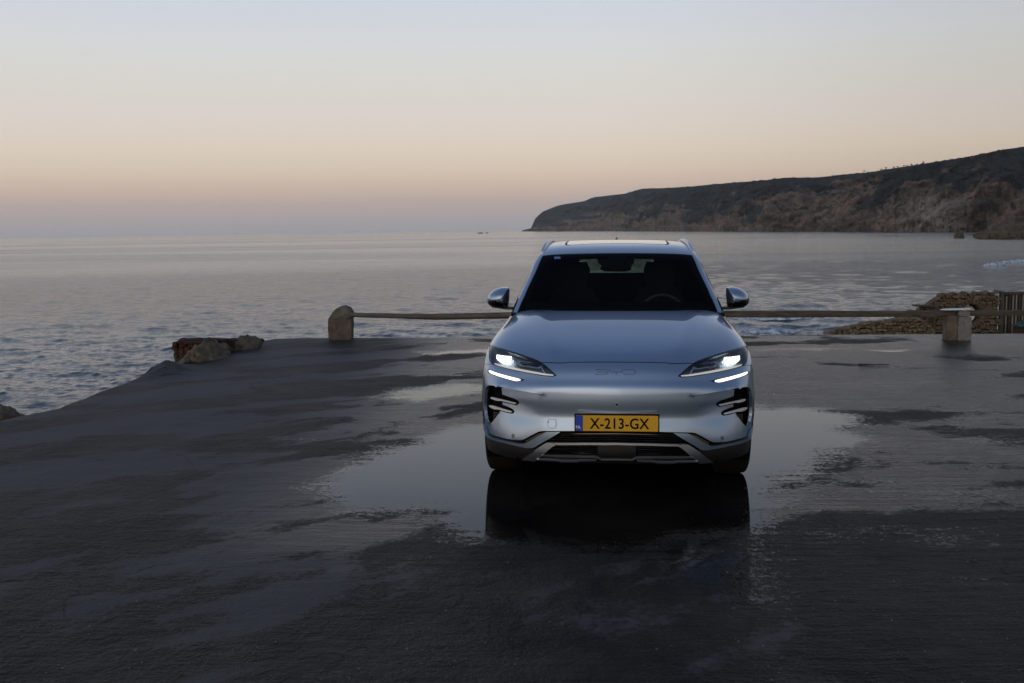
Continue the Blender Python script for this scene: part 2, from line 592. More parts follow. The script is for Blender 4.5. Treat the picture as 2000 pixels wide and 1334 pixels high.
# ------------------------------------------------------------------ the paved lot by the sea
xs = np.concatenate([np.linspace(-4.45, 9.5, 300), np.linspace(9.6, 26, 60)[1:]])
ys = np.concatenate([np.linspace(-16, 2.6, 60), np.linspace(2.65, 18.3, 330)])
Xg, Yg = np.meshgrid(xs, ys, indexing='ij')
# ragged seaward edges
edge_x = np.interp(ys, [-16, 8, 10.2, 10.9, 13.3, 14.6, 16, 17.4, 18.3], [-4.9, -4.86, -4.79, -4.56, -4.50, -4.44, -4.18, -4.07, -3.85])
edge_x = edge_x + .03 * gnoise(ys * 1.3, ys * 0) + .02 * gnoise(ys * 6, ys * 0)
wgt = np.clip((0 - Xg) / 4.45, 0, 1)
Xg = Xg + wgt * (edge_x[None, :] + 4.45)
wy = ss(Yg, 14, 18.3)
Yg = Yg + wy * (.05 * gnoise(Xg * .9, Xg * 0 + 4) + .018 * gnoise(Xg * 5, Xg * 0))


def inpoly(px, py, poly):
    inside = np.zeros(np.shape(px), bool)
    n = len(poly)
    for i in range(n):
        x1, y1 = poly[i]
        x2, y2 = poly[(i + 1) % n]
        c = (y1 > py) != (y2 > py)
        with np.errstate(divide='ignore', invalid='ignore'):
            xx = (x2 - x1) * (py - y1) / (y2 - y1 + 1e-12) + x1
        inside ^= c & (px < xx)
    return inside


def pdist(px, py, poly, closed=True):
    d = np.full(np.shape(px), 1e9)
    n = len(poly)
    for i in range(n if closed else n - 1):
        x1, y1 = poly[i]
        x2, y2 = poly[(i + 1) % n]
        dx, dy = x2 - x1, y2 - y1
        t_ = np.clip(((px - x1) * dx + (py - y1) * dy) / (dx * dx + dy * dy + 1e-12), 0, 1)
        d = np.minimum(d, np.hypot(px - x1 - t_ * dx, py - y1 - t_ * dy))
    return d


def sdf(px, py, poly):
    d = pdist(px, py, poly)
    return np.where(inpoly(px, py, poly), d, -d)


PUD = [
    ([(-0.18, 9.86), (-0.54, 9.61), (-0.85, 9.06), (-1.12, 8.44), (-1.26, 7.85), (-1.25, 7.22), (-0.99, 6.94), (-0.64, 6.74),
      (-0.42, 6.45), (-0.16, 6.15), (0.14, 6.0), (0.5, 5.95), (0.9, 6.15), (1.3, 6.3), (1.7, 6.9), (1.9, 7.5), (2.2, 8.1),
      (2.56, 8.46), (2.96, 8.97), (2.81, 9.32), (3.15, 9.68), (3.15, 10.28), (2.84, 10.75), (2.37, 10.87), (1.2, 10.9), (.4, 10.4)], 1.0),
    ([(0.2, 6.1), (1.6, 6.4), (1.22, 4.9), (.85, 5.0), (.60, 5.5)], .62),
    ([(-1.49, 11.55), (-1.21, 12.25), (-0.82, 12.55), (-0.1, 12.45), (-0.05, 11.7), (-0.64, 11.5), (-1.05, 11.3)], .80),
    ([(-1.33, 15.94), (-0.37, 16.2), (0.4, 16.2), (0.4, 15.62), (-0.3, 15.62), (-1.08, 15.72)], 1.0),
    ([(3.3, 16.0), (4.5, 16.3), (5.0, 16.0), (4.9, 15.7), (3.3, 15.6)], .62),
    ([(5.3, 15.81), (5.51, 15.66), (5.4, 15.47), (5.2, 15.61)], 1.0),
    ([(1.9, 7.6), (2.9, 7.7), (4.2, 7.35), (3.9, 6.9), (2.2, 6.9), (1.6, 7.1)], .47),
    ([(1.55, 6.5), (2.7, 6.5), (3.2, 6.1), (1.7, 5.8)], .46),
    ([(1.5, 5.6), (2.6, 5.5), (2.9, 5.1), (1.6, 4.95)], .42),
    ([(3.3, 9.5), (5.2, 9.3), (5.6, 8.6), (3.6, 8.4)], .45),
    ([(2.7, 12.6), (4.4, 12.9), (5.4, 12.3), (4.2, 11.9), (2.9, 11.9)], .42),
    ([(5.2, 13.2), (7.6, 13.8), (8.2, 13.0), (6.2, 12.5)], .44),
    ([(-2.5, 9.35), (-1.6, 9.5), (-1.3, 9.2), (-2.2, 9.05)], .42),
]
wx = Xg + .16 * gnoise(Xg * 1.7, Yg * 1.1) + .07 * gnoise(Xg * 5, Yg * 3.5)
wyy = Yg + .28 * gnoise(Xg * 1.3 + 9, Yg * .9) + .10 * gnoise(Xg * 4 + 3, Yg * 2.7)
wet = np.zeros_like(Xg)
for poly, s in PUD:
    d = sdf(wx, wyy, poly)
    wet = np.maximum(wet, s * ss(d, -.70, .58))
# general film of water: much on the right, less on the left
rot_ = rad(38)
xr_ = Xg * math.cos(rot_) + Yg * math.sin(rot_)
yr_ = -Xg * math.sin(rot_) + Yg * math.cos(rot_)
left_f = .60 + .85 * fbm(xr_ * .42 + 3, yr_ * 1.15, 5, .58)
right_f = .60 + .62 * fbm(Xg * .45 + 13, Yg * 1.05 + 2, 5, .58)
side = ss(Xg + .25 * (Yg - 8), -.6, 2.2)
film = np.clip(left_f * (1 - side) + right_f * side, 0, 1)
far_r = ss(Xg, 1.2, 3.0) * ss(Yg, 10.0, 12) * (1 - ss(Yg, 16.2, 17.2))
film = np.clip(film + .42 * far_r * (1 + .8 * gnoise(Xg * .9, Yg * 1.3 + 5)), 0, 1.3)
film = np.clip(film - .45 * ss(Xg, -1.2, .4) * (1 - ss(Yg, 5.6, 7.2)), 0, 1.3)
rough_h = .010 * fbm(Xg * .9, Yg * .9, 3) + .004 * fbm(Xg * 4, Yg * 4, 3)
Zg = rough_h * (1 - ss(wet, .25, .7)) - .004 * ss(wet, .25, .7)
Zg += .11 * np.exp(-(((Xg + 4.35) / .25) ** 2 + ((Yg - 13.75) / .42) ** 2)) * (1 + .5 * gnoise(Xg * 7, Yg * 7))
Zg += .015 * ss(-Xg, 3.9, 4.5) * gnoise(Yg * .9, Xg * .7)
Zg -= .03 * ss(Yg, 18.0, 18.3)

m_lot = material("wet_asphalt", rough=.5, ior=1.30, spec=.31)
t, b = nodes_of(m_lot)
aw = t.nodes.new("ShaderNodeAttribute")
aw.attribute_name = "wet"
af = t.nodes.new("ShaderNodeAttribute")
af.attribute_name = "film"
oc = coords(t)
fine = tex_noise(t, oc, 22, 6, .75)
grit = tex_noise(t, oc, 85, 3, .7)
mid = tex_noise(t, coords(t, "Object", (1, .45, 1), (0, 0, rad(-14))), 3.2, 5, .65, .4)
streak = tex_noise(t, coords(t, "Object", (.45, 3.6, 1)), 3.2, 6, .7, .2)
vor = t.nodes.new("ShaderNodeTexVoronoi")
vor.feature = 'F1'
vor.inputs["Scale"].default_value = 120
t.links.new(oc, vor.inputs["Vector"])
w1 = mth('ADD', aw.outputs["Fac"], mth('ADD', mth('MULTIPLY', mth('SUBTRACT', fine, .5, tree=t), 1.25, tree=t),
                                    mth('ADD', mth('MULTIPLY', mth('SUBTRACT', grit, .5, tree=t), .9, tree=t),
                                        mth('MULTIPLY', mth('SUBTRACT', streak, .5, tree=t), .7, tree=t), tree=t), tree=t), tree=t)
pud = smooth_range(t, w1, .46, .58)
f1 = mth('ADD', af.outputs["Fac"], mth('ADD', mth('MULTIPLY', mth('SUBTRACT', mid, .5, tree=t), .7, tree=t),
                                       mth('MULTIPLY', mth('SUBTRACT', fine, .5, tree=t), .8, tree=t), tree=t), tree=t)
flm = smooth_range(t, f1, .44, .66)
asd = t.nodes.new("ShaderNodeAttribute")
asd.attribute_name = "gloss"
# stone in the mix: pale and dark grains
stone = ramp([(.0, (.34, .30, .25, 1)), (.28, (.10, .09, .08, 1)), (.6, (.017, .017, .0175, 1)), (1, (.012, .012, .013, 1))], vor.outputs["Distance"], t)
rc = t.nodes.new("ShaderNodeSeparateColor")
t.links.new(vor.outputs["Color"], rc.inputs[0])
pale = smooth_range(t, rc.outputs[0], .80, .95)
base = mixrgb(t, mth('MULTIPLY', pale, .85, tree=t), (.023, .0195, .016), stone)
dk = smooth_range(t, tex_noise(t, coords(t, 'Object', (1, .6, 1)), 1.5, 5, .65, .5), .35, .62)
base = mixrgb(t, dk, (.006, .006, .006), base)
warm = smooth_range(t, tex_noise(t, oc, .9, 4, .6), .5, .68)
base = mixrgb(t, mth('MULTIPLY', warm, .8, tree=t), base, (.040, .032, .023))
base = mixrgb(t, mth('MULTIPLY', flm, mth('SUBTRACT', .95, mth('MULTIPLY', asd.outputs['Fac'], .72, tree=t), tree=t), tree=t), base, (.056, .054, .056))
ce = t.nodes.new("ShaderNodeTexVoronoi")
ce.feature = 'DISTANCE_TO_EDGE'
ce.inputs["Scale"].default_value = .42
dn = t.nodes.new("ShaderNodeTexNoise")
dn.inputs["Scale"].default_value = 1.6
dn.inputs["Detail"].default_value = 6
t.links.new(oc, dn.inputs["Vector"])
va = t.nodes.new("ShaderNodeVectorMath")
va.operation = 'MULTIPLY_ADD'
t.links.new(dn.outputs["Color"], va.inputs[0])
va.inputs[1].default_value = (.9, .9, 0)
t.links.new(oc, va.inputs[2])
t.links.new(va.outputs[0], ce.inputs["Vector"])
crack = mth('MULTIPLY', smooth_range(t, ce.outputs["Distance"], .0035, .0015), smooth_range(t, tex_noise(t, oc, .45, 2), .50, .56), tree=t)
base = mixrgb(t, mth('MULTIPLY', crack, .85, tree=t), base, (.002, .002, .002))
base = mixrgb(t, mth('MULTIPLY', pud, .75, tree=t), base, (.006, .0055, .005))
t.links.new(base, b.inputs["Base Color"])
dry_r = mth('SUBTRACT', .56, mth('MULTIPLY', flm, mth('SUBTRACT', mth('MULTIPLY', asd.outputs['Fac'], .44, tree=t), .08, tree=t), tree=t), tree=t)
ro = t.nodes.new("ShaderNodeMix")
t.links.new(pud, ro.inputs[0])
t.links.new(dry_r, ro.inputs[2])
ro.inputs[3].default_value = .035
t.links.new(ro.outputs[0], b.inputs["Roughness"])
t.links.new(mth("SUBTRACT", .32, mth("MULTIPLY", pud, .13, tree=t), tree=t), b.inputs["Specular IOR Level"])
r1 = tex_noise(t, coords(t, "Object", (1, .8, 1), (0, 0, rad(25))), 13, 3, .6, .5)
r2 = tex_noise(t, oc, 42, 3, .65)
hh = mth('ADD', mth('MULTIPLY', r1, 1.0, tree=t), mth('ADD', mth('MULTIPLY', r2, .55, tree=t), mth('MULTIPLY', streak, mth('ADD', 1.0, mth('MULTIPLY', asd.outputs['Fac'], 1.6, tree=t), tree=t), tree=t), tree=t), tree=t)
bs = mth('MULTIPLY', mth('SUBTRACT', 1.0, pud, tree=t), mth('SUBTRACT', 1.0, mth('MULTIPLY', flm, .72, tree=t), tree=t), tree=t)
nb = bump(t, hh, mth('ADD', mth('MULTIPLY', bs, .95, tree=t), .006, tree=t), .045)
t.links.new(nb, b.inputs["Normal"])

lot = grid_obj("parking_lot", Xg, Yg, Zg, m_lot)
for nm, arr in (("wet", wet), ("film", film), ("gloss", np.maximum(side, ss(Xg, -2.5, -.5) * ss(Yg, 5, 6.5)))):
    a_ = lot.data.attributes.new(nm, 'FLOAT', 'POINT')
    a_.data.foreach_set("value", arr.astype(np.float32).ravel())
tag(lot, "dark wet asphalt lot with puddles reaching to the sea edge", kind="structure", lot=True)

# loose grit
gv, gf = [], []
for k in range(3200):
    y = 3.6 + 13 * rng.random() ** 1.8
    x = (rng.random() - .5) * (y * .98 + .6)
    if x < -4.2:
        continue
    if any(inpoly(np.array([x]), np.array([y]), q_[0])[0] for q_ in PUD[:1]):
        continue
    r_ = .0020 + .0045 * rng.random() ** 3
    n0 = len(gv)
    zz_ = float(r_ * .35)
    for (a, b2, c_) in ((1, 0, 0), (-.5, .85, 0), (-.6, -.8, 0), (.1, 0, .8), (0, .1, -.8)):
        gv.append((x + r_ * (a + rng.normal(0, .25)), y + r_ * (b2 + rng.normal(0, .25)), zz_ + r_ * c_ * .8))
    gf += [(n0, n0 + 1, n0 + 3), (n0 + 1, n0 + 2, n0 + 3), (n0 + 2, n0, n0 + 3), (n0 + 1, n0, n0 + 4), (n0 + 2, n0 + 1, n0 + 4), (n0, n0 + 2, n0 + 4)]
m_grit = material("grit", (.16, .145, .12), .8)
o = mesh_obj("loose_grit", gv, gf, m_grit)
tag(o, "small pale grit scattered over the wet lot", kind="stuff", lot=True)

# the quay face under the lot's edge
m_bank = material("quay_rock", (.06, .052, .042), .9)
t, b = nodes_of(m_bank)
t.links.new(bump(t, tex_noise(t, coords(t), 3, 6, .7), 1, .2), b.inputs["Normal"])
loop = [(float(Xg[0, j]), float(Yg[0, j]), float(Zg[0, j])) for j in range(0, len(ys), 3)] + [(float(Xg[0, -1]), float(Yg[0, -1]), float(Zg[0, -1]))]
loop += [(float(Xg[i, -1]), float(Yg[i, -1]), float(Zg[i, -1])) for i in range(3, len(xs), 3)]
loop += [(float(Xg[-1, -1]), float(Yg[-1, -1]), float(Zg[-1, -1]))]
V, F = [], []
for (x, y, z) in loop:
    V += [(x, y, z - .001), (x - .03 * (x < 0), y + .02, z - .5), (x + random.uniform(-.1, .1), y + .1 + random.uniform(-.1, .1), z - 3), (x, y + .6, -13)]
for i in range(len(loop) - 1):
    for k in range(3):
        a = i * 4 + k
        F.append((a, a + 4, a + 5, a + 1))
bank = mesh_obj("quay_face", V, F, m_bank)
tag(bank, "rough rock face dropping from the lot edge to the sea", kind="structure", lot=True)

# ------------------------------------------------------------------ stone posts and rails
def stone_mat(name, c1_, c2_, c3_, sc=6.0):
    m = material(name, rough=.88, spec=.25)
    t, b = nodes_of(m)
    oc = coords(t)
    n_ = tex_noise(t, oc, sc, 7, .68, .3)
    n2_ = tex_noise(t, oc, sc * 9, 4, .7)
    v_ = mth('ADD', mth('MULTIPLY', n_, .75, tree=t), mth('MULTIPLY', n2_, .25, tree=t), tree=t)
    t.links.new(ramp([(.32, (*c1_, 1)), (.5, (*c2_, 1)), (.66, (*c3_, 1))], v_, t), b.inputs["Base Color"])
    t.links.new(bump(t, v_, .9, .03), b.inputs["Normal"])
    return m


m_red = stone_mat("reddish_stone", (.060, .046, .038), (.105, .082, .068), (.16, .135, .112), 7)
m_greyst = stone_mat("grey_mortar", (.07, .066, .055), (.125, .12, .10), (.19, .18, .15), 9)
m_pale = stone_mat("grey_granite", (.13, .125, .115), (.19, .185, .172), (.26, .25, .235), 14)
m_brown = stone_mat("brown_stone", (.07, .055, .04), (.125, .10, .075), (.18, .15, .115), 8)


def rough_block(name, outline, y0, y1, mat, parent, amp=.008, seed=0, step=.022, taper=0.0):
    """block with a traced front outline (x,z), given depth, lumpy surface"""
    bm = bmesh.new()
    xs_ = [p[0] for p in outline]
    cx = sum(xs_) / len(xs_)
    pts = []
    n = len(outline)
    for i in range(n):
        a, b_ = outline[i], outline[(i + 1) % n]
        k = max(1, int(math.hypot(a[0] - b_[0], a[1] - b_[1]) / step))
        for j in range(k):
            pts.append((a[0] + (b_[0] - a[0]) * j / k, a[1] + (b_[1] - a[1]) * j / k))
    nd_ = max(3, int((y1 - y0) / step))
    rings = []
    for j in range(nd_ + 1):
        y = y0 + (y1 - y0) * j / nd_
        rings.append([bm.verts.new((p[0], y, p[1])) for p in pts])
    for j in range(nd_):
        for i in range(len(pts)):
            a, b2 = i, (i + 1) % len(pts)
            bm.faces.new((rings[j][a], rings[j][b2], rings[j + 1][b2], rings[j + 1][a]))
    # end caps as concentric rings
    for ring, yy, flip in ((rings[0], y0, 1), (rings[-1], y1, 0)):
        prev = ring
        cz = sum(p[1] for p in pts) / len(pts)
        for f in (.85, .6, .35, .12):
            cur = [bm.verts.new((cx + (p[0] - cx) * f, yy, cz + (p[1] - cz) * f)) for p in pts]
            for i in range(len(pts)):
                a, b2 = i, (i + 1) % len(pts)
                q = (prev[a], cur[a], cur[b2], prev[b2])
                bm.faces.new(q if flip else q[::-1])
            prev = cur
        bm.faces.new(prev if flip else prev[::-1])
    bm.normal_update()
    for v in bm.verts:
        p = v.co
        n1_ = noise.fractal(p * 9 + Vector((seed, 0, 0)), .8, 2.0, 4)
        n2_ = noise.noise(p * 38 + Vector((seed, 3, 0)))
        v.co = p + v.normal * (amp * n1_ * 1.2 + amp * .5 * n2_)
        if v.co.z < .03:
            v.co.z = min(v.co.z, .004) if p.z < .01 else v.co.z
    bmesh.ops.recalc_face_normals(bm, faces=bm.faces)
    me = bpy.data.meshes.new(name)
    bm.to_mesh(me)
    bm.free()
    me.materials.append(mat)
    me.polygons.foreach_set("use_smooth", [True] * len(me.polygons))
    me.set_sharp_from_angle(angle=rad(48))
    o = bpy.data.objects.new(name, me)
    col.objects.link(o)
    o.parent = parent
    return o


def roundsq(x0, x1, z0, z1, r=.02):
    return [(x0 + r, z0), (x1 - r, z0), (x1, z0 + r), (x1, z1 - r), (x1 - r, z1), (x0 + r, z1), (x0, z1 - r), (x0, z0 + r)]


post = empty("stone_post", (0, 0, 0))
rough_block("stone_block", [(-2.97, -.02), (-2.63, -.02), (-2.60, .02), (-2.59, .345), (-2.965, .345), (-2.97, .3)], 17.72, 18.02, m_red, post, .007, 1)
rough_block("mortar_cap", [(-2.965, .347), (-2.592, .347), (-2.588, .40), (-2.60, .47), (-2.64, .52), (-2.70, .54), (-2.77, .535), (-2.84, .50), (-2.93, .40)],
            17.73, 18.0, m_greyst, post, .012, 4)
tag(post, "squat stone post with reddish base and rounded grey top, left end of the rail", "stone post", "posts of the sea rail", lot=True)
post = empty("stone_post", (0, 0, 0))
rough_block("stone_block", roundsq(6.735, 6.892, -.02, .375, .015), 16.95, 17.14, m_brown, post, .008, 11)["label"] = "brown split stone half of the post"
rough_block("stone_block", roundsq(6.899, 7.10, -.02, .372, .015), 16.93, 17.14, m_pale, post, .005, 12)["label"] = "pale grey granite half of the post"
rough_block("cap_stone", roundsq(6.915, 7.085, .376, .452, .012), 16.97, 17.12, m_pale, post, .005, 15)
tag(post, "two upright stones, one brown one grey, carrying the rail right of the car", "stone post", "posts of the sea rail", lot=True)
post = empty("stone_post", (0, 0, 0))
rough_block("stone_block", roundsq(1.90, 2.24, -.02, .44, .02), 17.35, 17.7, m_brown, post, .008, 17)
tag(post, "stone post behind the car where the two rails meet", "stone post", "posts of the sea rail", lot=True)

m_log = material("weathered_log", rough=.85, spec=.2)
t, b = nodes_of(m_log)
gr_ = tex_noise(t, coords(t, "Object", (1.2, 22, 22)), 2.0, 6, .7, .3)
t.links.new(ramp([(.3, (.035, .030, .024, 1)), (.5, (.10, .088, .07, 1)), (.7, (.155, .14, .115, 1))], gr_, t), b.inputs["Base Color"])
t.links.new(bump(t, gr_, .8, .01), b.inputs["Normal"])


def rail(name, pts, prof, mat, label, seed=0, step=.06, amp=.004):
    """pts: list of (x,y,z,half_height); prof: closed unit outline (y,z)"""
    P = np.array(pts, float)
    n = int((P[-1, 0] - P[0, 0]) / step)
    xs_ = np.linspace(P[0, 0], P[-1, 0], n)
    yy, zz, hh_ = [np.interp(xs_, P[:, 0], P[:, k]) for k in (1, 2, 3)]
    m_ = len(prof)
    V = []
    for i in range(n):
        for (a, c) in prof:
            q = Vector((xs_[i] * 1.4 + seed, a * 2, c * 2))
            r_ = 1 + amp * 14 * noise.noise(q) + amp * 20 * noise.noise(q * 3)
            V.append((xs_[i], yy[i] + a * hh_[i] * r_, zz[i] + c * hh_[i] * r_ + amp * 1.2 * noise.noise(Vector((xs_[i] * .8, seed, 0)))))
    F = [(i * m_ + k, i * m_ + (k + 1) % m_, (i + 1) * m_ + (k + 1) % m_, (i + 1) * m_ + k) for i in range(n - 1) for k in range(m_)]
    F += [tuple(range(m_ - 1, -1, -1)), tuple((n - 1) * m_ + k for k in range(m_))]
    o = mesh_obj(name, V, F, mat, smooth=True)
    o.data.set_sharp_from_angle(angle=rad(40))
    tag(o, label, "rail", "wooden rails along the sea edge", lot=True)
    return o


circ = [(math.cos(a * math.pi / 7), math.sin(a * math.pi / 7)) for a in range(14)]
rail("log_rail", [(-2.60, 17.72, .405, .036), (-2.3, 17.7, .393, .036), (-1.7, 17.68, .375, .044), (-1.2, 17.66, .365, .050),
                  (-.6, 17.64, .378, .050), (0, 17.6, .39, .05), (1.0, 17.55, .40, .05), (2.06, 17.5, .40, .048)], circ, m_log,
     "round sagging log rail from the left stone post to behind the car", 3, amp=.005)
m_beam = material("weathered_beam", rough=.8, spec=.25)
t, b = nodes_of(m_beam)
gr_ = tex_noise(t, coords(t, "Object", (.8, 26, 26)), 2.0, 6, .7, .3)
t.links.new(ramp([(.3, (.030, .024, .018, 1)), (.5, (.070, .058, .044, 1)), (.7, (.125, .108, .085, 1))], gr_, t), b.inputs["Base Color"])
t.links.new(bump(t, gr_, .6, .008), b.inputs["Normal"])
sq = [(-.9, -1), (.9, -1), (1, -.85), (1, .7), (.8, 1), (-.8, 1), (-1, .7), (-1, -.85)]
rail("beam_rail", [(2.08, 17.5, .40, .05), (3.4, 17.4, .40, .052), (4.8, 17.3, .402, .052), (5.4, 17.2, .402, .047), (6.88, 17.08, .413, .045)], sq, m_beam,
     "long squared wooden beam from behind the car to the paired stones", 8, amp=.002)
rail("beam_rail", [(7.092, 17.07, .415, .042), (8.0, 17.05, .412, .042), (9.6, 17.0, .41, .042), (11.5, 17.0, .41, .044)], sq, m_beam,
     "grey beam running right from the paired stones out of the picture", 12, amp=.002)
m_plate = material("galvanised_plate", (.62, .64, .67), .45, .3)
V = []
n = 24
for zz, s in ((.470, .94), (.474, 1.0), (.484, .97)):
    for k in range(n):
        a = k * 2 * math.pi / n
        V.append((6.895 + .235 * s * math.cos(a), 17.06 + .12 * s * math.sin(a), zz + .006 * math.cos(a)))
F = [(r * n + k, r * n + (k + 1) % n, (r + 1) * n + (k + 1) % n, (r + 1) * n + k) for r in range(2) for k in range(n)]
F += [tuple(range(n - 1, -1, -1)), tuple(2 * n + k for k in range(n))]
o = mesh_obj("metal_plate", V, F, m_plate)
tag(o, "thin oval pale metal plate lying on top of the paired stone post", "metal plate", lot=True)
# flat iron straps wrapped round beam ends
m_rust = material("rusty_iron", (.05, .032, .025), .7, .4)


def box_mesh(x0, x1, y0, y1, z0, z1):
    V = [(x0, y0, z0), (x1, y0, z0), (x1, y1, z0), (x0, y1, z0), (x0, y0, z1), (x1, y0, z1), (x1, y1, z1), (x0, y1, z1)]
    F = [(0, 3, 2, 1), (4, 5, 6, 7), (0, 1, 5, 4), (1, 2, 6, 5), (2, 3, 7, 6), (3, 0, 4, 7)]
    return V, F


o = mesh_obj("iron_strap", *box_mesh(6.715, 7.06, 16.985, 17.0, .377, .392), m_rust)
tag(o, "rusty flat strap between beam ends and stones of the right post", "strap", lot=True)

# a broken twig on the asphalt
bm = bmesh.new()
pts = [(4.42, 13.95, .012), (4.52, 13.93, .016), (4.62, 13.9, .012), (4.72, 13.93, .01), (4.8, 13.9, .012)]
V, F = [], []
for i, p in enumerate(pts):
    for k in range(5):
        a = k * 2 * math.pi / 5
        r_ = .011 - .0016 * i
        V.append((p[0], p[1] + r_ * math.cos(a), p[2] + r_ * math.sin(a)))
F = [(i * 5 + k, i * 5 + (k + 1) % 5, (i + 1) * 5 + (k + 1) % 5, (i + 1) * 5 + k) for i in range(4) for k in range(5)] + [(4, 3, 2, 1, 0), (20, 21, 22, 23, 24)]
o = mesh_obj("twig", V, F, m_rust)
tag(o, "thin dark twig lying on the wet asphalt right of the car", "twig", lot=True)

# ------------------------------------------------------------------ dry-stone wall at the left edge, boulders
M_ST = [stone_mat("wall_stone_a", (.065, .05, .033), (.14, .108, .072), (.22, .175, .12), 9),
        stone_mat("wall_stone_b", (.075, .06, .04), (.19, .155, .10), (.28, .235, .165), 9),
        stone_mat("wall_stone_c", (.05, .04, .03), (.11, .085, .062), (.18, .145, .11), 9)]
m_redst = stone_mat("red_brown_stone", (.035, .014, .010), (.075, .030, .020), (.12, .055, .038), 9)
m_redst2 = stone_mat("red_brown_stone_dark", (.03, .015, .012), (.055, .026, .019), (.09, .045, .034), 9)
m_darkst = stone_mat("dark_shore_stone", (.022, .018, .014), (.05, .042, .03), (.10, .088, .065), 9)
m_core = material("wall_core", (.018, .014, .010), .95)

STONE_MESHES = []
for s in range(8):
    bm = bmesh.new()
    bmesh.ops.create_cube(bm, size=1.0)
    bmesh.ops.bevel(bm, geom=bm.edges[:], offset=.14, segments=1, affect='EDGES')
    for v in bm.verts:
        d = noise.noise_vector(v.co * 1.7 + Vector((s * 9.7, 2, s))) * .24
        v.co = v.co + d
    me = bpy.data.meshes.new("stone")
    bm.to_mesh(me)
    bm.free()
    STONE_MESHES.append(me)
_stone_cache = {}


def stone_mesh(k, mat):
    key = (k, mat.name)
    if key not in _stone_cache:
        me = STONE_MESHES[k].copy()
        me.materials.clear()
        me.materials.append(mat)
        _stone_cache[key] = me
    return _stone_cache[key]


def put_cap(items, parent):
    for (c, s, rz, sl, k, m) in items:
        o = bpy.data.objects.new("cap_stone", stone_mesh(k, m))
        o.location = c
        o.scale = s
        o.rotation_euler = (0, sl, 0)
        col.objects.link(o)
        o.parent = parent


def put_stones(items, parent, limit=300):
    """items: list of (centre, size, rotz, rotx, variant, mat). Nearest/first `limit` are parts, the rest one joined part."""
    for (c, s, rz, rx, k, m) in items[:limit]:
        o = bpy.data.objects.new("stone", stone_mesh(k, m))
        o.location = c
        o.scale = s
        o.rotation_euler = (rx, rx * .9, rz)
        col.objects.link(o)
        o.parent = parent
    rest = items[limit:]
    if rest:
        mats = []
        V, F, MI = [], [], []
        for (c, s, rz, rx, k, m) in rest:
            if m not in mats:
                mats.append(m)
            M = Matrix.Translation(c) @ Matrix.Rotation(rz, 4, 'Z') @ Matrix.Rotation(rx, 4, 'X') @ Matrix.Diagonal((*s, 1))
            n0 = len(V)
            V += [tuple(M @ v.co) for v in STONE_MESHES[k].vertices]
            for p in STONE_MESHES[k].polygons:
                F.append([n0 + q for q in p.vertices])
                MI.append(mats.index(m))
        o = mesh_obj("small_stones", V, F, mats, parent, mat_idx=MI)
        o["kind"] = "stuff"


wall = empty("dry_stone_wall", (0, 0, 0))
items = []
wdir = Vector((.25, 2.2, 0)).normalized()
wnor = Vector((wdir.y, -wdir.x, 0))
start = Vector((-4.70, 15.3, 0))
LEN = 2.2


def top_at(s):
    return .25 - .10 * s


# end face towards the camera
zc = -.95
while zc < .20:
    h = random.uniform(.034, .058)
    x = 0.0
    while x < .42:
        w = random.uniform(.04, .085)
        c = start + wnor * (x + w / 2 - .02) + wdir * random.uniform(-.015, .015)
        items.append(((c.x, c.y, zc + h / 2), (w * 1.0, .14, h * 1.02), random.uniform(-.2, .2), random.uniform(-.1, .1),
                      random.randrange(8), m_darkst if zc < .02 else random.choice([m_redst, m_redst2])))
        x += w
    zc += h
end_items = items[::-1]
top_items = []
s = .08
while s < LEN:
    l = random.uniform(.07, .13)
    x = -.02
    while x < .42:
        w = random.uniform(.08, .14)
        c = start + wdir * (s + l / 2) + wnor * (x + w / 2)
        top_items.append(((c.x, c.y, top_at(s) - .04 + random.uniform(-.012, .014)), (w, l * 1.05, .10), -.11 + random.uniform(-.2, .2), random.uniform(-.1, .1),
                          random.randrange(8), random.choice([m_redst, m_redst, m_redst2])))
        x += w
    s += l
side_items = []
for row in range(6):
    s = 0.1
    while s < LEN:
        l = random.uniform(.09, .16)
        c = start + wdir * (s + l / 2) + wnor * .42
        side_items.append(((c.x, c.y, top_at(s) - .12 - row * .1), (.12, l, .10), -.11, 0, random.randrange(8), random.choice([m_redst, m_redst2, m_darkst])))
        s += l
put_stones(end_items + top_items + side_items, wall)
V, F = [], []
for (s, o_) in ((.1, .04), (LEN - .05, .04)):
    for x in (.04, .38):
        for z in (-1.6, top_at(s) - .07):
            c = start + wdir * s + wnor * x
            V.append((c.x, c.y, z))
F = [(0, 1, 3, 2), (4, 6, 7, 5), (0, 4, 5, 1), (2, 3, 7, 6), (1, 5, 7, 3), (0, 2, 6, 4)]
mesh_obj("wall_core", V, F, m_core, wall)
tag(wall, "low dark dry-stone wall with reddish top beyond the lot's left edge", "stone wall", lot=True)

m_bould = stone_mat("pale_boulder", (.05, .042, .030), (.105, .088, .065), (.165, .14, .108), 5.5)
for (c, sz, sd, lab) in [((-4.24, 15.25, -.06), (.21, .45, .25), 3, "pale brown boulder leaning on the reddish wall, nearer and larger one"),
                         ((-4.02, 16.6, -.10), (.22, .42, .24), 5, "pale brown boulder at the far end of the reddish wall, smaller one"),
                         ((-5.09, 10.75, -.13), (.19, .26, .18), 8, "dark rounded boulder cut by the left picture edge at the lot border")]:
    o = blob_rock("boulder", c, sz, m_bould, seed=sd, sub=5, rough=.55)
    if sd != 8:
        o.rotation_euler = (0, 0, rad(-14))
    tag(o, lab, "boulder", lot=True)

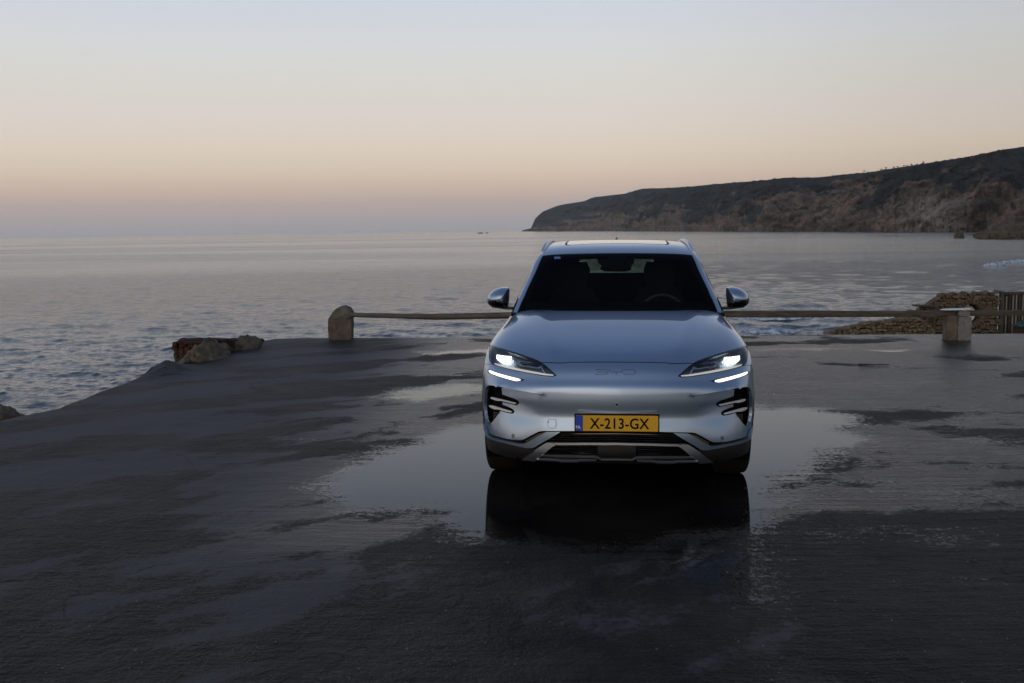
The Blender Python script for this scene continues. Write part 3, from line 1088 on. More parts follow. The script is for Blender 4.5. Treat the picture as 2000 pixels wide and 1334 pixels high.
# ------------------------------------------------------------------ terrace, stone walls, fence beyond the lot on the right
m_ground = material("terrace_earth", (.07, .06, .045), .95)
V = [(6.3, 18.9, -1.6), (40, 18.9, -1.6), (40, 34, -2.2), (8, 31, -2.2), (6.0, 25, -2.0), (6.3, 18.9, -14), (40, 18.9, -14), (40, 34, -14), (8, 31, -14), (6.0, 25, -14)]
F = [(0, 1, 2, 3, 4), (0, 5, 6, 1), (1, 6, 7, 2), (2, 7, 8, 3), (3, 8, 9, 4), (4, 9, 5, 0)]
o = mesh_obj("terrace_ground", V, F, m_ground)
tag(o, "lower earth terrace beyond the lot on the right", kind="structure", lot=True)


def stone_face(x0, x1, y0, ztop, zbot, mats, parent, hole=None, hmin=.07, hmax=.12, wmin=.10, wmax=.24, dy=0.0, depth=.22, zvis=-1.05, y1=None):
    """courses of irregular stones whose faces look towards -Y"""
    y1 = y0 if y1 is None else y1
    res, low = [], []
    z = zbot
    while z < .10:
        h = random.uniform(hmin, hmax)
        x = x0 - random.uniform(0, wmin)
        while x < x1:
            w = random.uniform(wmin, wmax)
            xc = x + w / 2
            zt = ztop(xc)
            if z + h * .45 < zt and xc < x1:
                if hole is None or math.hypot(xc - hole[0], z + h / 2 - hole[1]) > hole[2] + .08:
                    f = (xc - x0) / (x1 - x0)
                    it = ((xc, y0 + (y1 - y0) * f + random.uniform(-.03, .02), z + h / 2 + random.uniform(-.01, .01)), (w * .98, depth, h * .97),
                          random.uniform(-.08, .08) + math.atan2(y1 - y0, x1 - x0), random.uniform(-.16, .16), random.randrange(8), random.choice(mats))
                    (res if z > zvis else low).append(it)
            x += w
        z += h
    res.sort(key=lambda q: -q[0][2])
    return res + low


# nearer low wall, its top falling to the left
w1 = empty("low_stone_wall", (0, 0, 0))
topf = lambda x: float(np.interp(x, [6.6, 6.85, 7.2, 7.75, 8.09, 8.8, 9.05, 9.25], [-.60, -.52, -.43, -.30, -.275, -.19, -.30, -.52]))
def caps(x0, x1, y0, ztop, mats, y1=None, h=.06):
    out_ = []
    x = x0
    while x < x1:
        w = random.uniform(.07, .15)
        xc = x + w / 2
        sl = math.atan2(ztop(xc + .05) - ztop(xc - .05), .1)
        out_.append(((xc, y0 + random.uniform(-.02, .02), ztop(xc) - h * .45), (w * 1.02, .26, h * random.uniform(.85, 1.15)), 0, -sl * 1.0, random.randrange(8), random.choice(mats)))
        x += w * math.cos(sl)
    return out_


it1 = stone_face(6.6, 9.25, 24.0, topf, -2.05, [M_ST[1], M_ST[1], M_ST[0]], w1, hmin=.05, hmax=.085, wmin=.06, wmax=.14)
it1 = [q for q in it1 if q[0][2] + .02 < topf(q[0][0]) - .03]
put_cap(caps(6.85, 9.2, 24.02, topf, [M_ST[1], M_ST[0]]), w1)
put_stones(it1, w1, 265)
V, F = [], []
for x in (6.65, 6.85, 7.2, 7.75, 8.09, 8.8, 9.05, 9.25):
    V += [(x, 24.05, -2.1), (x, 24.35, -2.1), (x, 24.35, topf(x) - .13), (x, 24.05, topf(x) - .13)]
for i in range(7):
    a = i * 4
    F += [(a, a + 4, a + 7, a + 3), (a + 1, a + 2, a + 6, a + 5), (a + 3, a + 7, a + 6, a + 2)]
F += [(0, 3, 2, 1), (28, 29, 30, 31)]
mesh_obj("wall_core", V, F, m_core, w1)
tag(w1, "light brown rubble wall with sloping top, nearer of the walls right of the car", "stone wall", lot=True)

# taller wall with the round opening
w2 = empty("tall_stone_wall", (0, 0, 0))
HOLE = (11.68, -.45, .245)
topf2 = lambda x: float(np.interp(x, [7.6, 8.6, 10.1, 10.35, 10.6, 10.9, 11.1, 11.76, 12.42], [-.62, -.50, -.40, -.33, -.21, .04, .075, .085, .11])) + .02 * math.sin(x * 23)
it2 = stone_face(9.8, 12.42, 28.0, topf2, -2.1, [M_ST[0], M_ST[0], M_ST[2]], w2, hole=HOLE, hmin=.055, hmax=.105, wmin=.07, wmax=.22)
ring_ = []
for k in range(22):
    a = k * 2 * math.pi / 22
    M_ = (HOLE[0] + (HOLE[2] + .065) * math.cos(a), 27.96, HOLE[1] + (HOLE[2] + .065) * math.sin(a))
    ring_.append((M_, a))
for (c, a) in ring_:
    o = bpy.data.objects.new("arch_stone", stone_mesh(random.randrange(8), M_ST[2]))
    o.location = c
    o.scale = (.13, .24, .085)
    o.rotation_euler = (0, -a, 0)
    col.objects.link(o)
    o.parent = w2
it2 = [q for q in it2 if q[0][2] + .03 < topf2(q[0][0]) - .03]
put_cap(caps(10.12, 12.40, 28.02, topf2, [M_ST[0], M_ST[2]]), w2)
put_stones(it2, w2, 245)
# core with a round hole
outer = [(9.8, -2.2), (12.42, -2.2), (12.42, .0), (11.1, -.04), (10.9, -.10), (10.6, -.36), (10.35, -.47), (10.1, -.54), (9.8, -.6)]
hole_pts = [(HOLE[0] + HOLE[2] * math.cos(k * math.pi / 16), HOLE[1] + HOLE[2] * math.sin(k * math.pi / 16)) for k in range(32)]
vs_ = [Vector(p) for p in outer + hole_pts]
eds = [(i, (i + 1) % len(outer)) for i in range(len(outer))] + [(len(outer) + i, len(outer) + (i + 1) % 32) for i in range(32)]
vo, eo, fo, _, _, _ = delaunay_2d_cdt(vs_, eds, [], 0, 1e-6)
keep = []
for f in fo:
    cx = sum(vo[i][0] for i in f) / 3
    cz = sum(vo[i][1] for i in f) / 3
    if inpoly(np.array([cx]), np.array([cz]), outer)[0] and math.hypot(cx - HOLE[0], cz - HOLE[1]) > HOLE[2] * .97:
        keep.append(f)
nv = len(vo)
V = [(p[0], 28.05, p[1]) for p in vo] + [(p[0], 28.4, p[1]) for p in vo]
F = [tuple(f) for f in keep] + [tuple(nv + i for i in reversed(f)) for f in keep]
from collections import Counter
ec = Counter()
for f in keep:
    for i in range(3):
        ec[(f[i], f[(i + 1) % 3])] += 1
for (a, b2) in list(ec):
    if (b2, a) not in ec:
        F.append((a, nv + a, nv + b2, b2))
mesh_obj("wall_core", V, F, m_core, w2)
tag(w2, "tall brown rubble wall with a round opening behind the paired stone post", "stone wall", lot=True)

# added pale disc standing in for the bright water through the round opening
V = []
for yy in (28.12, 28.16):
    for k in range(28):
        a = k * 2 * math.pi / 28
        V.append((HOLE[0] - .02 + .222 * math.cos(a), yy, HOLE[1] - .02 + .222 * math.sin(a)))
F = [tuple(range(27, -1, -1)), tuple(range(28, 56))] + [(k, (k + 1) % 28, 28 + (k + 1) % 28, 28 + k) for k in range(28)]
o = mesh_obj("bright_water_disc", V, F[:], material("bright_water_white", (.72, .74, .78), .5))
tag(o, "pale round disc set in the wall's round opening", "disc", lot=True)

# small plank shelter left of the tall wall
m_wood = material("dark_planks", rough=.85)
t, b = nodes_of(m_wood)
gr_ = tex_noise(t, coords(t, "Object", (14, 14, 1.5)), 2.0, 5, .7)
t.links.new(ramp([(.3, (.022, .016, .011, 1)), (.5, (.05, .038, .027, 1)), (.7, (.09, .07, .052, 1))], gr_, t), b.inputs["Base Color"])
sh = empty("plank_shelter", (0, 0, 0))
mesh_obj("roof", *box_mesh(10.02, 10.50, 27.2, 27.5, -.21, -.17), m_wood, sh)
for x in (10.16, 10.32, 10.5):
    mesh_obj("post", *box_mesh(x, x + .07, 27.3, 27.37, -1.99, -.212), m_wood, sh)
for i, x in enumerate(np.arange(10.24, 10.45, .115)):
    mesh_obj("plank", *box_mesh(x, x + .10, 27.45, 27.48, -1.99, -.22), m_wood, sh)
tag(sh, "small dark plank shelter with flat roof leaning at the tall wall's left end", "shelter", lot=True)

# picket fence at the right edge
m_picket = material("weathered_picket", rough=.8)
t, b = nodes_of(m_picket)
gr_ = tex_noise(t, coords(t, "Object", (20, 20, 1.2)), 2.0, 5, .7)
t.links.new(ramp([(.3, (.10, .09, .075, 1)), (.5, (.19, .175, .15, 1)), (.7, (.28, .26, .23, 1))], gr_, t), b.inputs["Base Color"])
fe = empty("picket_fence", (0, 0, 0))
mesh_obj("top_rail", *box_mesh(12.46, 16.5, 28.0, 28.09, .03, .09), m_wood, fe)
mesh_obj("lower_rail", *box_mesh(12.46, 16.5, 28.06, 28.11, -.75, -.68), m_wood, fe)
mesh_obj("corner_post", *box_mesh(12.425, 12.50, 27.9, 28.0, -2.15, .12), m_wood, fe)
x = 12.53
k = 0
while x < 16.4:
    o = mesh_obj("picket", *box_mesh(x, x + .032, 28.02, 28.045, -1.05 + random.uniform(-.02, .02), .028), m_picket if k % 3 != 2 else m_wood, fe)
    o.rotation_euler = (0, random.uniform(-.004, .004), 0)
    x += .085
    k += 1
V, F = box_mesh(12.5, 16.4, 28.15, 28.17, -2.1, .02)
mesh_obj("backing_board", V, F, m_wood, fe)
tag(fe, "picket fence of narrow upright slats joining the tall wall at the right edge", "fence", lot=True)

cr = empty("wooden_crate", (0, 0, 0))
m_black = material("black_stain", (.008, .008, .008), .7)
for z in np.arange(-1.99, -.74, .14):
    mesh_obj("slat", *box_mesh(12.62, 13.55, 26.98, 27.0, z, z + .12), m_black, cr)
mesh_obj("side_panel", *box_mesh(12.62, 12.66, 27.002, 27.6, -1.99, -.71), m_wood, cr)
mesh_obj("side_panel", *box_mesh(13.51, 13.55, 27.002, 27.6, -1.99, -.71), m_wood, cr)
mesh_obj("back_panel", *box_mesh(12.662, 13.508, 27.58, 27.6, -1.99, -.71), m_wood, cr)
tag(cr, "black slatted crate in front of the picket fence at the right edge", "crate", lot=True)
m_tarp = material("green_net", rough=.8)
t, b = nodes_of(m_tarp)
t.links.new(ramp([(.35, (.012, .035, .035, 1)), (.55, (.03, .085, .080, 1)), (.75, (.16, .21, .19, 1))], tex_noise(t, coords(t), 9, 5, .75), t), b.inputs["Base Color"])
uu = np.linspace(-1, 1, 40)
vv = np.linspace(-1, 1, 26)
U, Vv = np.meshgrid(uu, vv, indexing='ij')
hz = -.70 + .20 * np.clip(1 - np.abs(U) ** 1.3, 0, 1) * np.clip(1 - np.abs(Vv) ** 1.6, 0, 1) + .03 * fbm(U * 4, Vv * 3 + 7, 3)
o = grid_obj("green_netting", 12.92 + U * .42, 27.28 + Vv * .26, hz, m_tarp)
tag(o, "heap of dark green netting on the black crate at the right edge", "netting", lot=True)

# hills and land behind the camera (seen only in reflections)
ang = np.radians(np.linspace(118, 242, 120))
rr2 = np.array([30, 60, 110, 180, 260])
A3, R3 = np.meshgrid(ang, rr2, indexing='ij')
hx, hy = R3 * np.sin(A3), R3 * np.cos(A3)
hz = np.array([-.3, .8, 3.5, 8, 11])[None, :] * (1 + .28 * gnoise(A3 * 5, R3 * .01) + .10 * gnoise(A3 * 19, R3 * .02))
hz[:, 0] = -.3
m_land = material("scrubland", rough=.95, spec=.1)
t, b = nodes_of(m_land)
t.links.new(ramp([(.3, (.018, .022, .014, 1)), (.7, (.06, .052, .036, 1))], tex_noise(t, coords(t), .12, 5, .6), t), b.inputs["Base Color"])
o = grid_obj("inland_hills", hx, hy, hz, m_land)
tag(o, "scrub-covered rise inland behind the viewer", kind="structure")
V = [(-60, -16, -.3), (60, -16, -.3), (60, -80, -.3), (-60, -80, -.3), (-60, -16, -14), (60, -16, -14)]
o = mesh_obj("inland_ground", V, [(0, 3, 2, 1), (0, 1, 5, 4)], m_land)
tag(o, "bare ground behind the lot", kind="structure")

# =================================================================== the parked car
YAW = math.atan(204 / 2150)
D0 = 6.97
CAR_M = Matrix.Translation((D0 * math.sin(YAW), D0 * math.cos(YAW), 0)) @ Matrix.Rotation(-YAW, 4, 'Z')
car = empty("parked_car")
tag(car, "silver-blue SUV with lit headlights parked facing the viewer on the wet lot", "car", lot=True)

# ---- materials
m_paint = material("car_paint", (.27, .33, .44), .34, .85, coat=1.0, coat_rough=.02, ior=1.5)
t, b = nodes_of(m_paint)
fl = t.nodes.new("ShaderNodeTexVoronoi")
fl.inputs["Scale"].default_value = 900
t.links.new(coords(t), fl.inputs["Vector"])
sc_ = t.nodes.new("ShaderNodeSeparateColor")
t.links.new(fl.outputs["Color"], sc_.inputs[0])
t.links.new(mixrgb(t, mth('MULTIPLY', sc_.outputs[0], .25, tree=t), (.25, .335, .45), (.35, .435, .55)), b.inputs["Base Color"])
m_railm = material("rail_silver", (.50, .55, .62), .3, .8)
m_gblack = material("gloss_black", (.006, .006, .007), .08, coat=.5)
m_tblack = material("textured_black", (.012, .012, .013), .55)
m_vblack = material("deep_black", (.003, .003, .003), .9, spec=.1)
m_satin = material("satin_silver_trim", (.50, .54, .60), .38, .92)
m_darksatin = material("smoked_trim", (.16, .16, .17), .35, .9)
m_chrome = material("bright_trim", (.75, .76, .78), .12, 1.0)
m_blade = material("pale_blade", (.85, .87, .9), .35, .35)
m_rubber = material("tyre_rubber", (.010, .010, .011), .75, spec=.3)
m_bronze = material("bronze_insert", (.10, .078, .05), .35, .5)
m_fabric = material("seat_leather", (.006, .006, .007), .7, spec=.25)
m_drl = material("running_light", (1, 1, 1), .4, emit=(1.0, .97, .90), estr=1.7)
m_led = material("headlight_led", (1, 1, 1), .4, emit=(.93, 1.0, 1.0), estr=4)
m_guide = material("light_guide", (.55, .55, .52), .25, .5, emit=(1.0, .93, .78), estr=.40)
m_house = material("lamp_housing", (.16, .18, .21), .38, .8)
m_yellow = material("plate_yellow", (.60, .335, .012), .45)
m_eu = material("plate_blue", (.012, .05, .36), .45)
m_ink = material("plate_ink", (.004, .003, .002), .8, spec=.1)
m_white = material("white_print", (.75, .75, .78), .5)


def glass_mat(name, tint, refl=.8):
    m = bpy.data.materials.new(name)
    m.use_nodes = True
    t = m.node_tree
    t.nodes.clear()
    tr = t.nodes.new("ShaderNodeBsdfTransparent")
    tr.inputs[0].default_value = (*tint, 1)
    gl = t.nodes.new("ShaderNodeBsdfGlossy")
    gl.inputs["Roughness"].default_value = .01
    gl.inputs["Color"].default_value = (1, 1, 1, 1)
    fr = t.nodes.new("ShaderNodeFresnel")
    fr.inputs["IOR"].default_value = 1.45
    mx = t.nodes.new("ShaderNodeMixShader")
    t.links.new(mth('MULTIPLY', fr.outputs[0], refl, tree=t), mx.inputs[0])
    t.links.new(tr.outputs[0], mx.inputs[1])
    t.links.new(gl.outputs[0], mx.inputs[2])
    o_ = t.nodes.new("ShaderNodeOutputMaterial")
    t.links.new(mx.outputs[0], o_.inputs[0])
    return m


m_wind = glass_mat("windscreen_glass", (.48, .54, .52), .12)
m_dark = glass_mat("privacy_glass", (.004, .005, .006), .12)
m_rear = glass_mat("rear_glass", (.33, .42, .37), .5)
m_lens = glass_mat("headlight_lens", (.93, .95, .96), .75)
m_roofg = material("panoramic_glass", (.008, .008, .010), .03, coat=1.0)


def cspline(xk, Yk, xq):
    """natural cubic interpolation along axis 0"""
    xk = np.asarray(xk, float)
    Yk = np.asarray(Yk, float)
    n = len(xk)
    h = np.diff(xk)
    A = np.zeros((n, n))
    R = np.zeros_like(Yk)
    A[0, 0] = A[-1, -1] = 1
    for i in range(1, n - 1):
        A[i, i - 1], A[i, i], A[i, i + 1] = h[i - 1], 2 * (h[i - 1] + h[i]), h[i]
        R[i] = 6 * ((Yk[i + 1] - Yk[i]) / h[i] - (Yk[i] - Yk[i - 1]) / h[i - 1])
    M = np.linalg.solve(A, R.reshape(n, -1)).reshape(Yk.shape)
    j = np.clip(np.searchsorted(xk, xq, side='right') - 1, 0, n - 2)
    sh = (-1,) + (1,) * (Yk.ndim - 1)
    hj = h[j].reshape(sh)
    a = ((xk[j + 1] - xq).reshape(sh)) / hj
    b_ = ((xq - xk[j]).reshape(sh)) / hj
    return a * Yk[j] + b_ * Yk[j + 1] + ((a ** 3 - a) * M[j] + (b_ ** 3 - b_) * M[j + 1]) * hj ** 2 / 6


class Patch:
    """dense grid evaluated from control rows, mirrored about x=0; domain (u,v), u in metres along the centre, v -1..1"""

    def __init__(self, uk, vk, ctrl, nu, nv, smooth_pass=0):
        vk = np.asarray(vk, float)
        full_v = np.concatenate([-vk[:0:-1], vk])
        mir = ctrl[:, :0:-1, :] * np.array([-1, 1, 1])
        C = np.concatenate([mir, ctrl], 1)
        self.u = np.linspace(uk[0], uk[-1], nu)
        self.v = np.linspace(-1, 1, nv)
        G = cspline(uk, C, self.u)
        G = cspline(full_v, np.swapaxes(G, 0, 1), self.v)
        G = np.swapaxes(G, 0, 1).copy()
        for _ in range(smooth_pass):
            G[1:-1] = .25 * G[:-2] + .5 * G[1:-1] + .25 * G[2:]
            G[:, 1:-1] = .25 * G[:, :-2] + .5 * G[:, 1:-1] + .25 * G[:, 2:]
        self.G = G
        self.sign = 1.0
        self._bvh = None

    def at(self, uv):
        uv = np.atleast_2d(uv)
        fu = np.clip((uv[:, 0] - self.u[0]) / (self.u[-1] - self.u[0]) * (len(self.u) - 1), 0, len(self.u) - 1.0001)
        fv = np.clip((uv[:, 1] + 1) / 2 * (len(self.v) - 1), 0, len(self.v) - 1.0001)
        i, j = fu.astype(int), fv.astype(int)
        a, b_ = (fu - i)[:, None], (fv - j)[:, None]
        G = self.G
        return (G[i, j] * (1 - a) * (1 - b_) + G[i + 1, j] * a * (1 - b_) + G[i, j + 1] * (1 - a) * b_ + G[i + 1, j + 1] * a * b_)

    def normal(self, uv):
        uv = np.atleast_2d(uv)
        e = .004
        du = self.at(uv + [e, 0]) - self.at(uv - [e, 0])
        dv = self.at(uv + [0, e]) - self.at(uv - [0, e])
        n = np.cross(dv, du) * self.sign
        n /= np.linalg.norm(n, axis=1)[:, None] + 1e-12
        return n

    def bvh(self):
        if self._bvh is None:
            n, m, _ = self.G.shape
            idx = np.arange(n * m).reshape(n, m)
            q = np.stack([idx[:-1, :-1], idx[1:, :-1], idx[1:, 1:], idx[:-1, 1:]], -1).reshape(-1, 4)
            self.P = self.G.reshape(-1, 3)
            self._bvh = BVHTree.FromPolygons(self.P.tolist(), q.tolist())
        return self._bvh

    def trace(self, o_, d):
        """(u,v) where a sight line meets the surface (nearest grid point when it misses)"""
        hit = self.bvh().ray_cast(Vector(o_), Vector(d))
        n, m, _ = self.G.shape
        if hit[0] is None:
            P = self.P
            dd = np.asarray(d) / np.linalg.norm(d)
            rel = P - np.asarray(o_)
            tt_ = rel @ dd
            dist = np.linalg.norm(rel - tt_[:, None] * dd, axis=1)
            k = int(np.argmin(dist))
            return (self.u[k // m], self.v[k % m])
        q = hit[2]
        i, j = q // (m - 1), q % (m - 1)
        p = np.array(hit[0])
        A, B, C = self.G[i, j], self.G[i + 1, j], self.G[i, j + 1]
        e1, e2 = B - A, C - A
        M = np.stack([e1, e2], 1)
        s, *_ = np.linalg.lstsq(M, p - A, rcond=None)
        return (self.u[i] + s[0] * (self.u[1] - self.u[0]), self.v[j] + s[1] * (self.v[1] - self.v[0]))


# ---- body half width as a function of (y,z)
ZK = np.array([.26, .38, .50, .62, .74, .84, .92, .99, 1.06, 1.12])
WK = np.array([.915, .930, .940, .944, .940, .927, .915, .893, .868, .80])


def W(y, z):
    g = np.interp(y, [.35, .55, .75, .95, 1.4, 2.2, 3.2, 3.75, 4.2, 4.6, 4.78], [.955, .984, .996, 1.004, .992, .985, .990, 1.004, .99, .955, .92])
    return np.interp(z, ZK, WK) * g


YG_ = np.linspace(.3, 4.8, 200)
VK = [0, .2, .4, .55, .7, .82, .92, 1.0]
Qn = np.array([0, .22, .43, .61, .77, .885, .962, 1.0])
Ph = Qn ** 2.0
Pf = np.array([0, .026, .095, .205, .37, .565, .79, 1.0])
Rh = np.array([0, .004, .018, .04, .10, .27, .60, 1.0])
Rf = Qn ** 2 * 1.0
# (yc, zc, ye, ze, hoodness)
ROWS = [(1.27, 1.148, 1.62, .990, 1.0),
        (.92, 1.101, 1.25, .965, 1.0),
        (.55, 1.036, .93, .935, 1.0),
        (.28, .968, .71, .895, .8),
        (.135, .898, .61, .845, .5),
        (.078, .835, .565, .79, .2),
        (.046, .775, .55, .735, .1),
        (.030, .750, .545, .705, 0),
        (.0195, .703, .54, .668, 0),
        (.0165, .655, .54, .63, 0),
        (.019, .60, .545, .585, 0),
        (.020, .545, .545, .53, 0),
        (.009, .500, .54, .487, 0),
        (.000, .462, .535, .44, 0),
        (-.005, .42, .535, .40, 0),
        (-.006, .365, .54, .36, 0),
        (.000, .30, .55, .30, 0),
        (.06, .225, .58, .235, 0)]
ctrl = np.zeros((len(ROWS), len(VK), 3))
for i, (yc, zc, ye, ze, hd) in enumerate(ROWS):
    we = float(W(ye, ze))
    ctrl[i, :, 0] = we * Qn
    ctrl[i, :, 1] = yc + (ye - yc) * (hd * Ph + (1 - hd) * Pf)
    ctrl[i, :, 2] = zc + (ze - zc) * (hd * Rh + (1 - hd) * Rf)
UK = np.concatenate([[0], np.cumsum(np.hypot(np.diff([r[0] for r in ROWS]), np.diff([r[1] for r in ROWS])))])
FR = Patch(UK, VK, ctrl, 280, 301, smooth_pass=3)
FR.sign = -1.0

# ---- greenhouse: windscreen, roof, rear window in one sheet
TROWS = [(1.27, 1.132, 1.52, .798, 1.108), (1.57, 1.293, 1.74, .762, 1.245), (1.85, 1.432, 1.98, .705, 1.390), (2.12, 1.556, 2.22, .664, 1.515),
         (2.30, 1.602, 2.40, .645, 1.565), (2.60, 1.636, 2.66, .632, 1.598), (3.0, 1.653, 3.0, .624, 1.612), (3.5, 1.645, 3.5, .618, 1.602),
         (4.0, 1.602, 4.0, .600, 1.562), (4.32, 1.55, 4.28, .585, 1.515), (4.52, 1.38, 4.42, .60, 1.36), (4.66, 1.20, 4.53, .655, 1.18), (4.72, 1.06, 4.60, .70, 1.05)]
VT = [0, .3, .55, .75, .88, .955, 1.0]
Qt = np.array([0, .315, .575, .785, .915, .975, 1.0])
ct = np.zeros((len(TROWS), len(VT), 3))
for i, (yc, zc, ye, xe, ze) in enumerate(TROWS):
    R_ = np.array([0, .03, .12, .27, .48, .72, 1.0])
    ct[i, :, 0] = xe * Qt
    ct[i, :, 1] = yc + (ye - yc) * Qt ** 2
    ct[i, :, 2] = zc + (ze - zc) * R_
UT = np.concatenate([[0], np.cumsum(np.hypot(np.diff([r[0] for r in TROWS]), np.diff([r[1] for r in TROWS])))])
TP = Patch(UT, VT, ct, 260, 201, smooth_pass=2)

# ---- sight lines used while tracing outlines from the photograph
INV = (LOT @ CAR_M).inverted()
ORG = INV @ cam.matrix_world.translation
ROT = INV.to_3x3() @ cam.matrix_world.to_3x3()
PROJ = (LOT @ CAR_M)
CAMINV = cam.matrix_world.inverted()


def sight(px, py):
    return ROT @ Vector(((px - 1000) / 2150, (667 - py) / 2150, -1.0))


def to_uv(patch, pts):
    return [patch.trace(ORG, sight(x, y)) for (x, y) in pts]


_PM = np.array(CAMINV @ PROJ)


def project(P):
    """car-frame points -> photograph coordinates"""
    Q = np.c_[P, np.ones(len(P))] @ _PM.T
    return 1000 + 2150 * Q[:, 0] / -Q[:, 2], 667 - 2150 * Q[:, 1] / -Q[:, 2]


def at_depth(px, py, y):
    d = sight(px, py)
    k = (y - ORG.y) / d.y
    return ORG + d * k


def densify(pts, step, sv=1.0, closed=True):
    out = []
    n = len(pts)
    for i in range(n if closed else n - 1):
        a, b2 = np.array(pts[i], float), np.array(pts[(i + 1) % n], float)
        k = max(1, int(math.ceil(math.hypot((b2 - a)[0], (b2 - a)[1] * sv) / step)))
        for j in range(k):
            out.append(tuple(a + (b2 - a) * j / k))
    if not closed:
        out.append(tuple(pts[-1]))
    return out


def round_poly(pts, it=1, keep=()):
    """Chaikin corner cutting"""
    for _ in range(it):
        o_ = []
        n = len(pts)
        for i in range(n):
            a, b2 = pts[i], pts[(i + 1) % n]
            o_.append((a[0] * .78 + b2[0] * .22, a[1] * .78 + b2[1] * .22))
            o_.append((a[0] * .22 + b2[0] * .78, a[1] * .22 + b2[1] * .78))
        pts = o_
    return pts


def panel(name, outline, mat, parent, surf, holes=(), lines=(), step=.014, offset=0.0, thick=.012, dispf=None, sv=1.0, mirror=False,
          sharp=34, flange_mat=None, solid=False, filt=None):
    """outline etc. in the surface's (u,v) domain; surf has at() and normal()"""
    ol = densify(outline, step, sv)
    hs = [densify(h, step * .6, sv) for h in holes]
    ls = [densify(l_, step * .8, sv, closed=False) for l_ in lines]
    verts, edges = [], []
    for loop_ in [ol] + hs:
        n0 = len(verts)
        verts += loop_
        edges += [(n0 + i, n0 + (i + 1) % len(loop_)) for i in range(len(loop_))]
    for l_ in ls:
        n0 = len(verts)
        verts += l_
        edges += [(n0 + i, n0 + i + 1) for i in range(len(l_) - 1)]
    A = np.array(verts)
    lo, hi = np.array(ol).min(0), np.array(ol).max(0)
    gu = np.arange(lo[0] + step / 2, hi[0], step)
    gv = np.arange(lo[1] + step / 2 / sv, hi[1], step / sv)
    if len(gu) and len(gv):
        GU, GV = np.meshgrid(gu, gv, indexing='ij')
        GU = GU.ravel()
        GV = GV.ravel()
        ok = inpoly(GU, GV, ol)
        for h in hs:
            ok &= ~inpoly(GU, GV, h)
        GU, GV = GU[ok], GV[ok]
        if len(GU):
            S = np.array([1, sv])
            best = np.full(len(GU), 1e9)
            for k in range(0, len(A), 400):
                dd = np.hypot((GU[:, None] - A[None, k:k + 400, 0]), (GV[:, None] - A[None, k:k + 400, 1]) * sv)
                best = np.minimum(best, dd.min(1))
            ok = best > step * .45
            verts += list(zip(GU[ok].tolist(), GV[ok].tolist()))
    # work in isotropic coordinates
    vv_ = [Vector((a, b2 * sv)) for (a, b2) in verts]
    vo, eo, fo, ov, _, _ = delaunay_2d_cdt(vv_, edges, [], 0, 1e-7)
    UV = np.array([(p[0], p[1] / sv) for p in vo])
    T = np.array([f for f in fo if len(f) == 3], dtype=int).reshape(-1, 3)
    cc = UV[T].mean(1)
    keep = inpoly(cc[:, 0], cc[:, 1], ol)
    for h in hs:
        keep &= ~inpoly(cc[:, 0], cc[:, 1], h)
    T = T[keep]
    if not len(T):
        print("EMPTY PANEL", name, outline[:4])
        return []
    P = surf.at(UV)
    Nn = surf.normal(UV)
    disp = np.full(len(UV), offset, float)
    if dispf is not None:
        disp = disp + dispf(P, UV)
    P3 = P + Nn * disp[:, None]
    # orientation
    a, b2, c_ = P3[T[:, 0]], P3[T[:, 1]], P3[T[:, 2]]
    fn_ = np.cross(b2 - a, c_ - a)
    flip = (fn_ * Nn[T[:, 0]]).sum(1) < 0
    T[flip] = T[flip][:, ::-1]
    used = np.unique(T)
    rem = -np.ones(len(UV), int)
    rem[used] = np.arange(len(used))
    T = rem[T]
    P3, Nn = P3[used], Nn[used]
    ec = {}
    for f in T.tolist():
        for i in range(3):
            ec[(f[i], f[(i + 1) % 3])] = 1
    bd = [e for e in ec if (e[1], e[0]) not in ec]
    V = P3.tolist()
    F = T.tolist()
    MI = [0] * len(F)
    if thick > 0:
        bset = sorted({i for e in bd for i in e})
        # slightly rounded lip: edge ring dropped, then the return flange
        m1 = {}
        for i in bset:
            m1[i] = len(V)
            V.append((P3[i] - Nn[i] * thick).tolist())
        for (i, j) in bd:
            F.append([j, i, m1[i], m1[j]])
            MI.append(1 if flange_mat else 0)
        if solid:
            nb_ = len(V)
            back = P3 - Nn * thick
            V += back.tolist()
            F += [[nb_ + i for i in f[::-1]] for f in T.tolist()]
            MI += [0] * len(T)
    mats = [mat] + ([flange_mat] if flange_mat else [])
    objs = []
    for sgn in ((1, -1) if mirror else (1,)):
        VV = [(x * sgn, y, z) for (x, y, z) in V]
        FF = F if sgn == 1 else [f[::-1] for f in F]
        o_ = mesh_obj(name, VV, FF, mats, parent, smooth=True, mat_idx=MI)
        o_.data.set_sharp_from_angle(angle=rad(sharp))
        objs.append(o_)
    return objs if mirror else objs[0]


def half_to_full(uv):
    """close a half outline (listed centre -> centre on the left side) across the centre line"""
    return list(uv) + [(u, -v) for (u, v) in reversed(uv) if abs(v) > 1e-4]


def C0(patch, py):
    """uv on the centre line at photo height py"""
    u, v = patch.trace(ORG, sight(1204, py))
    return (u, 0.0)


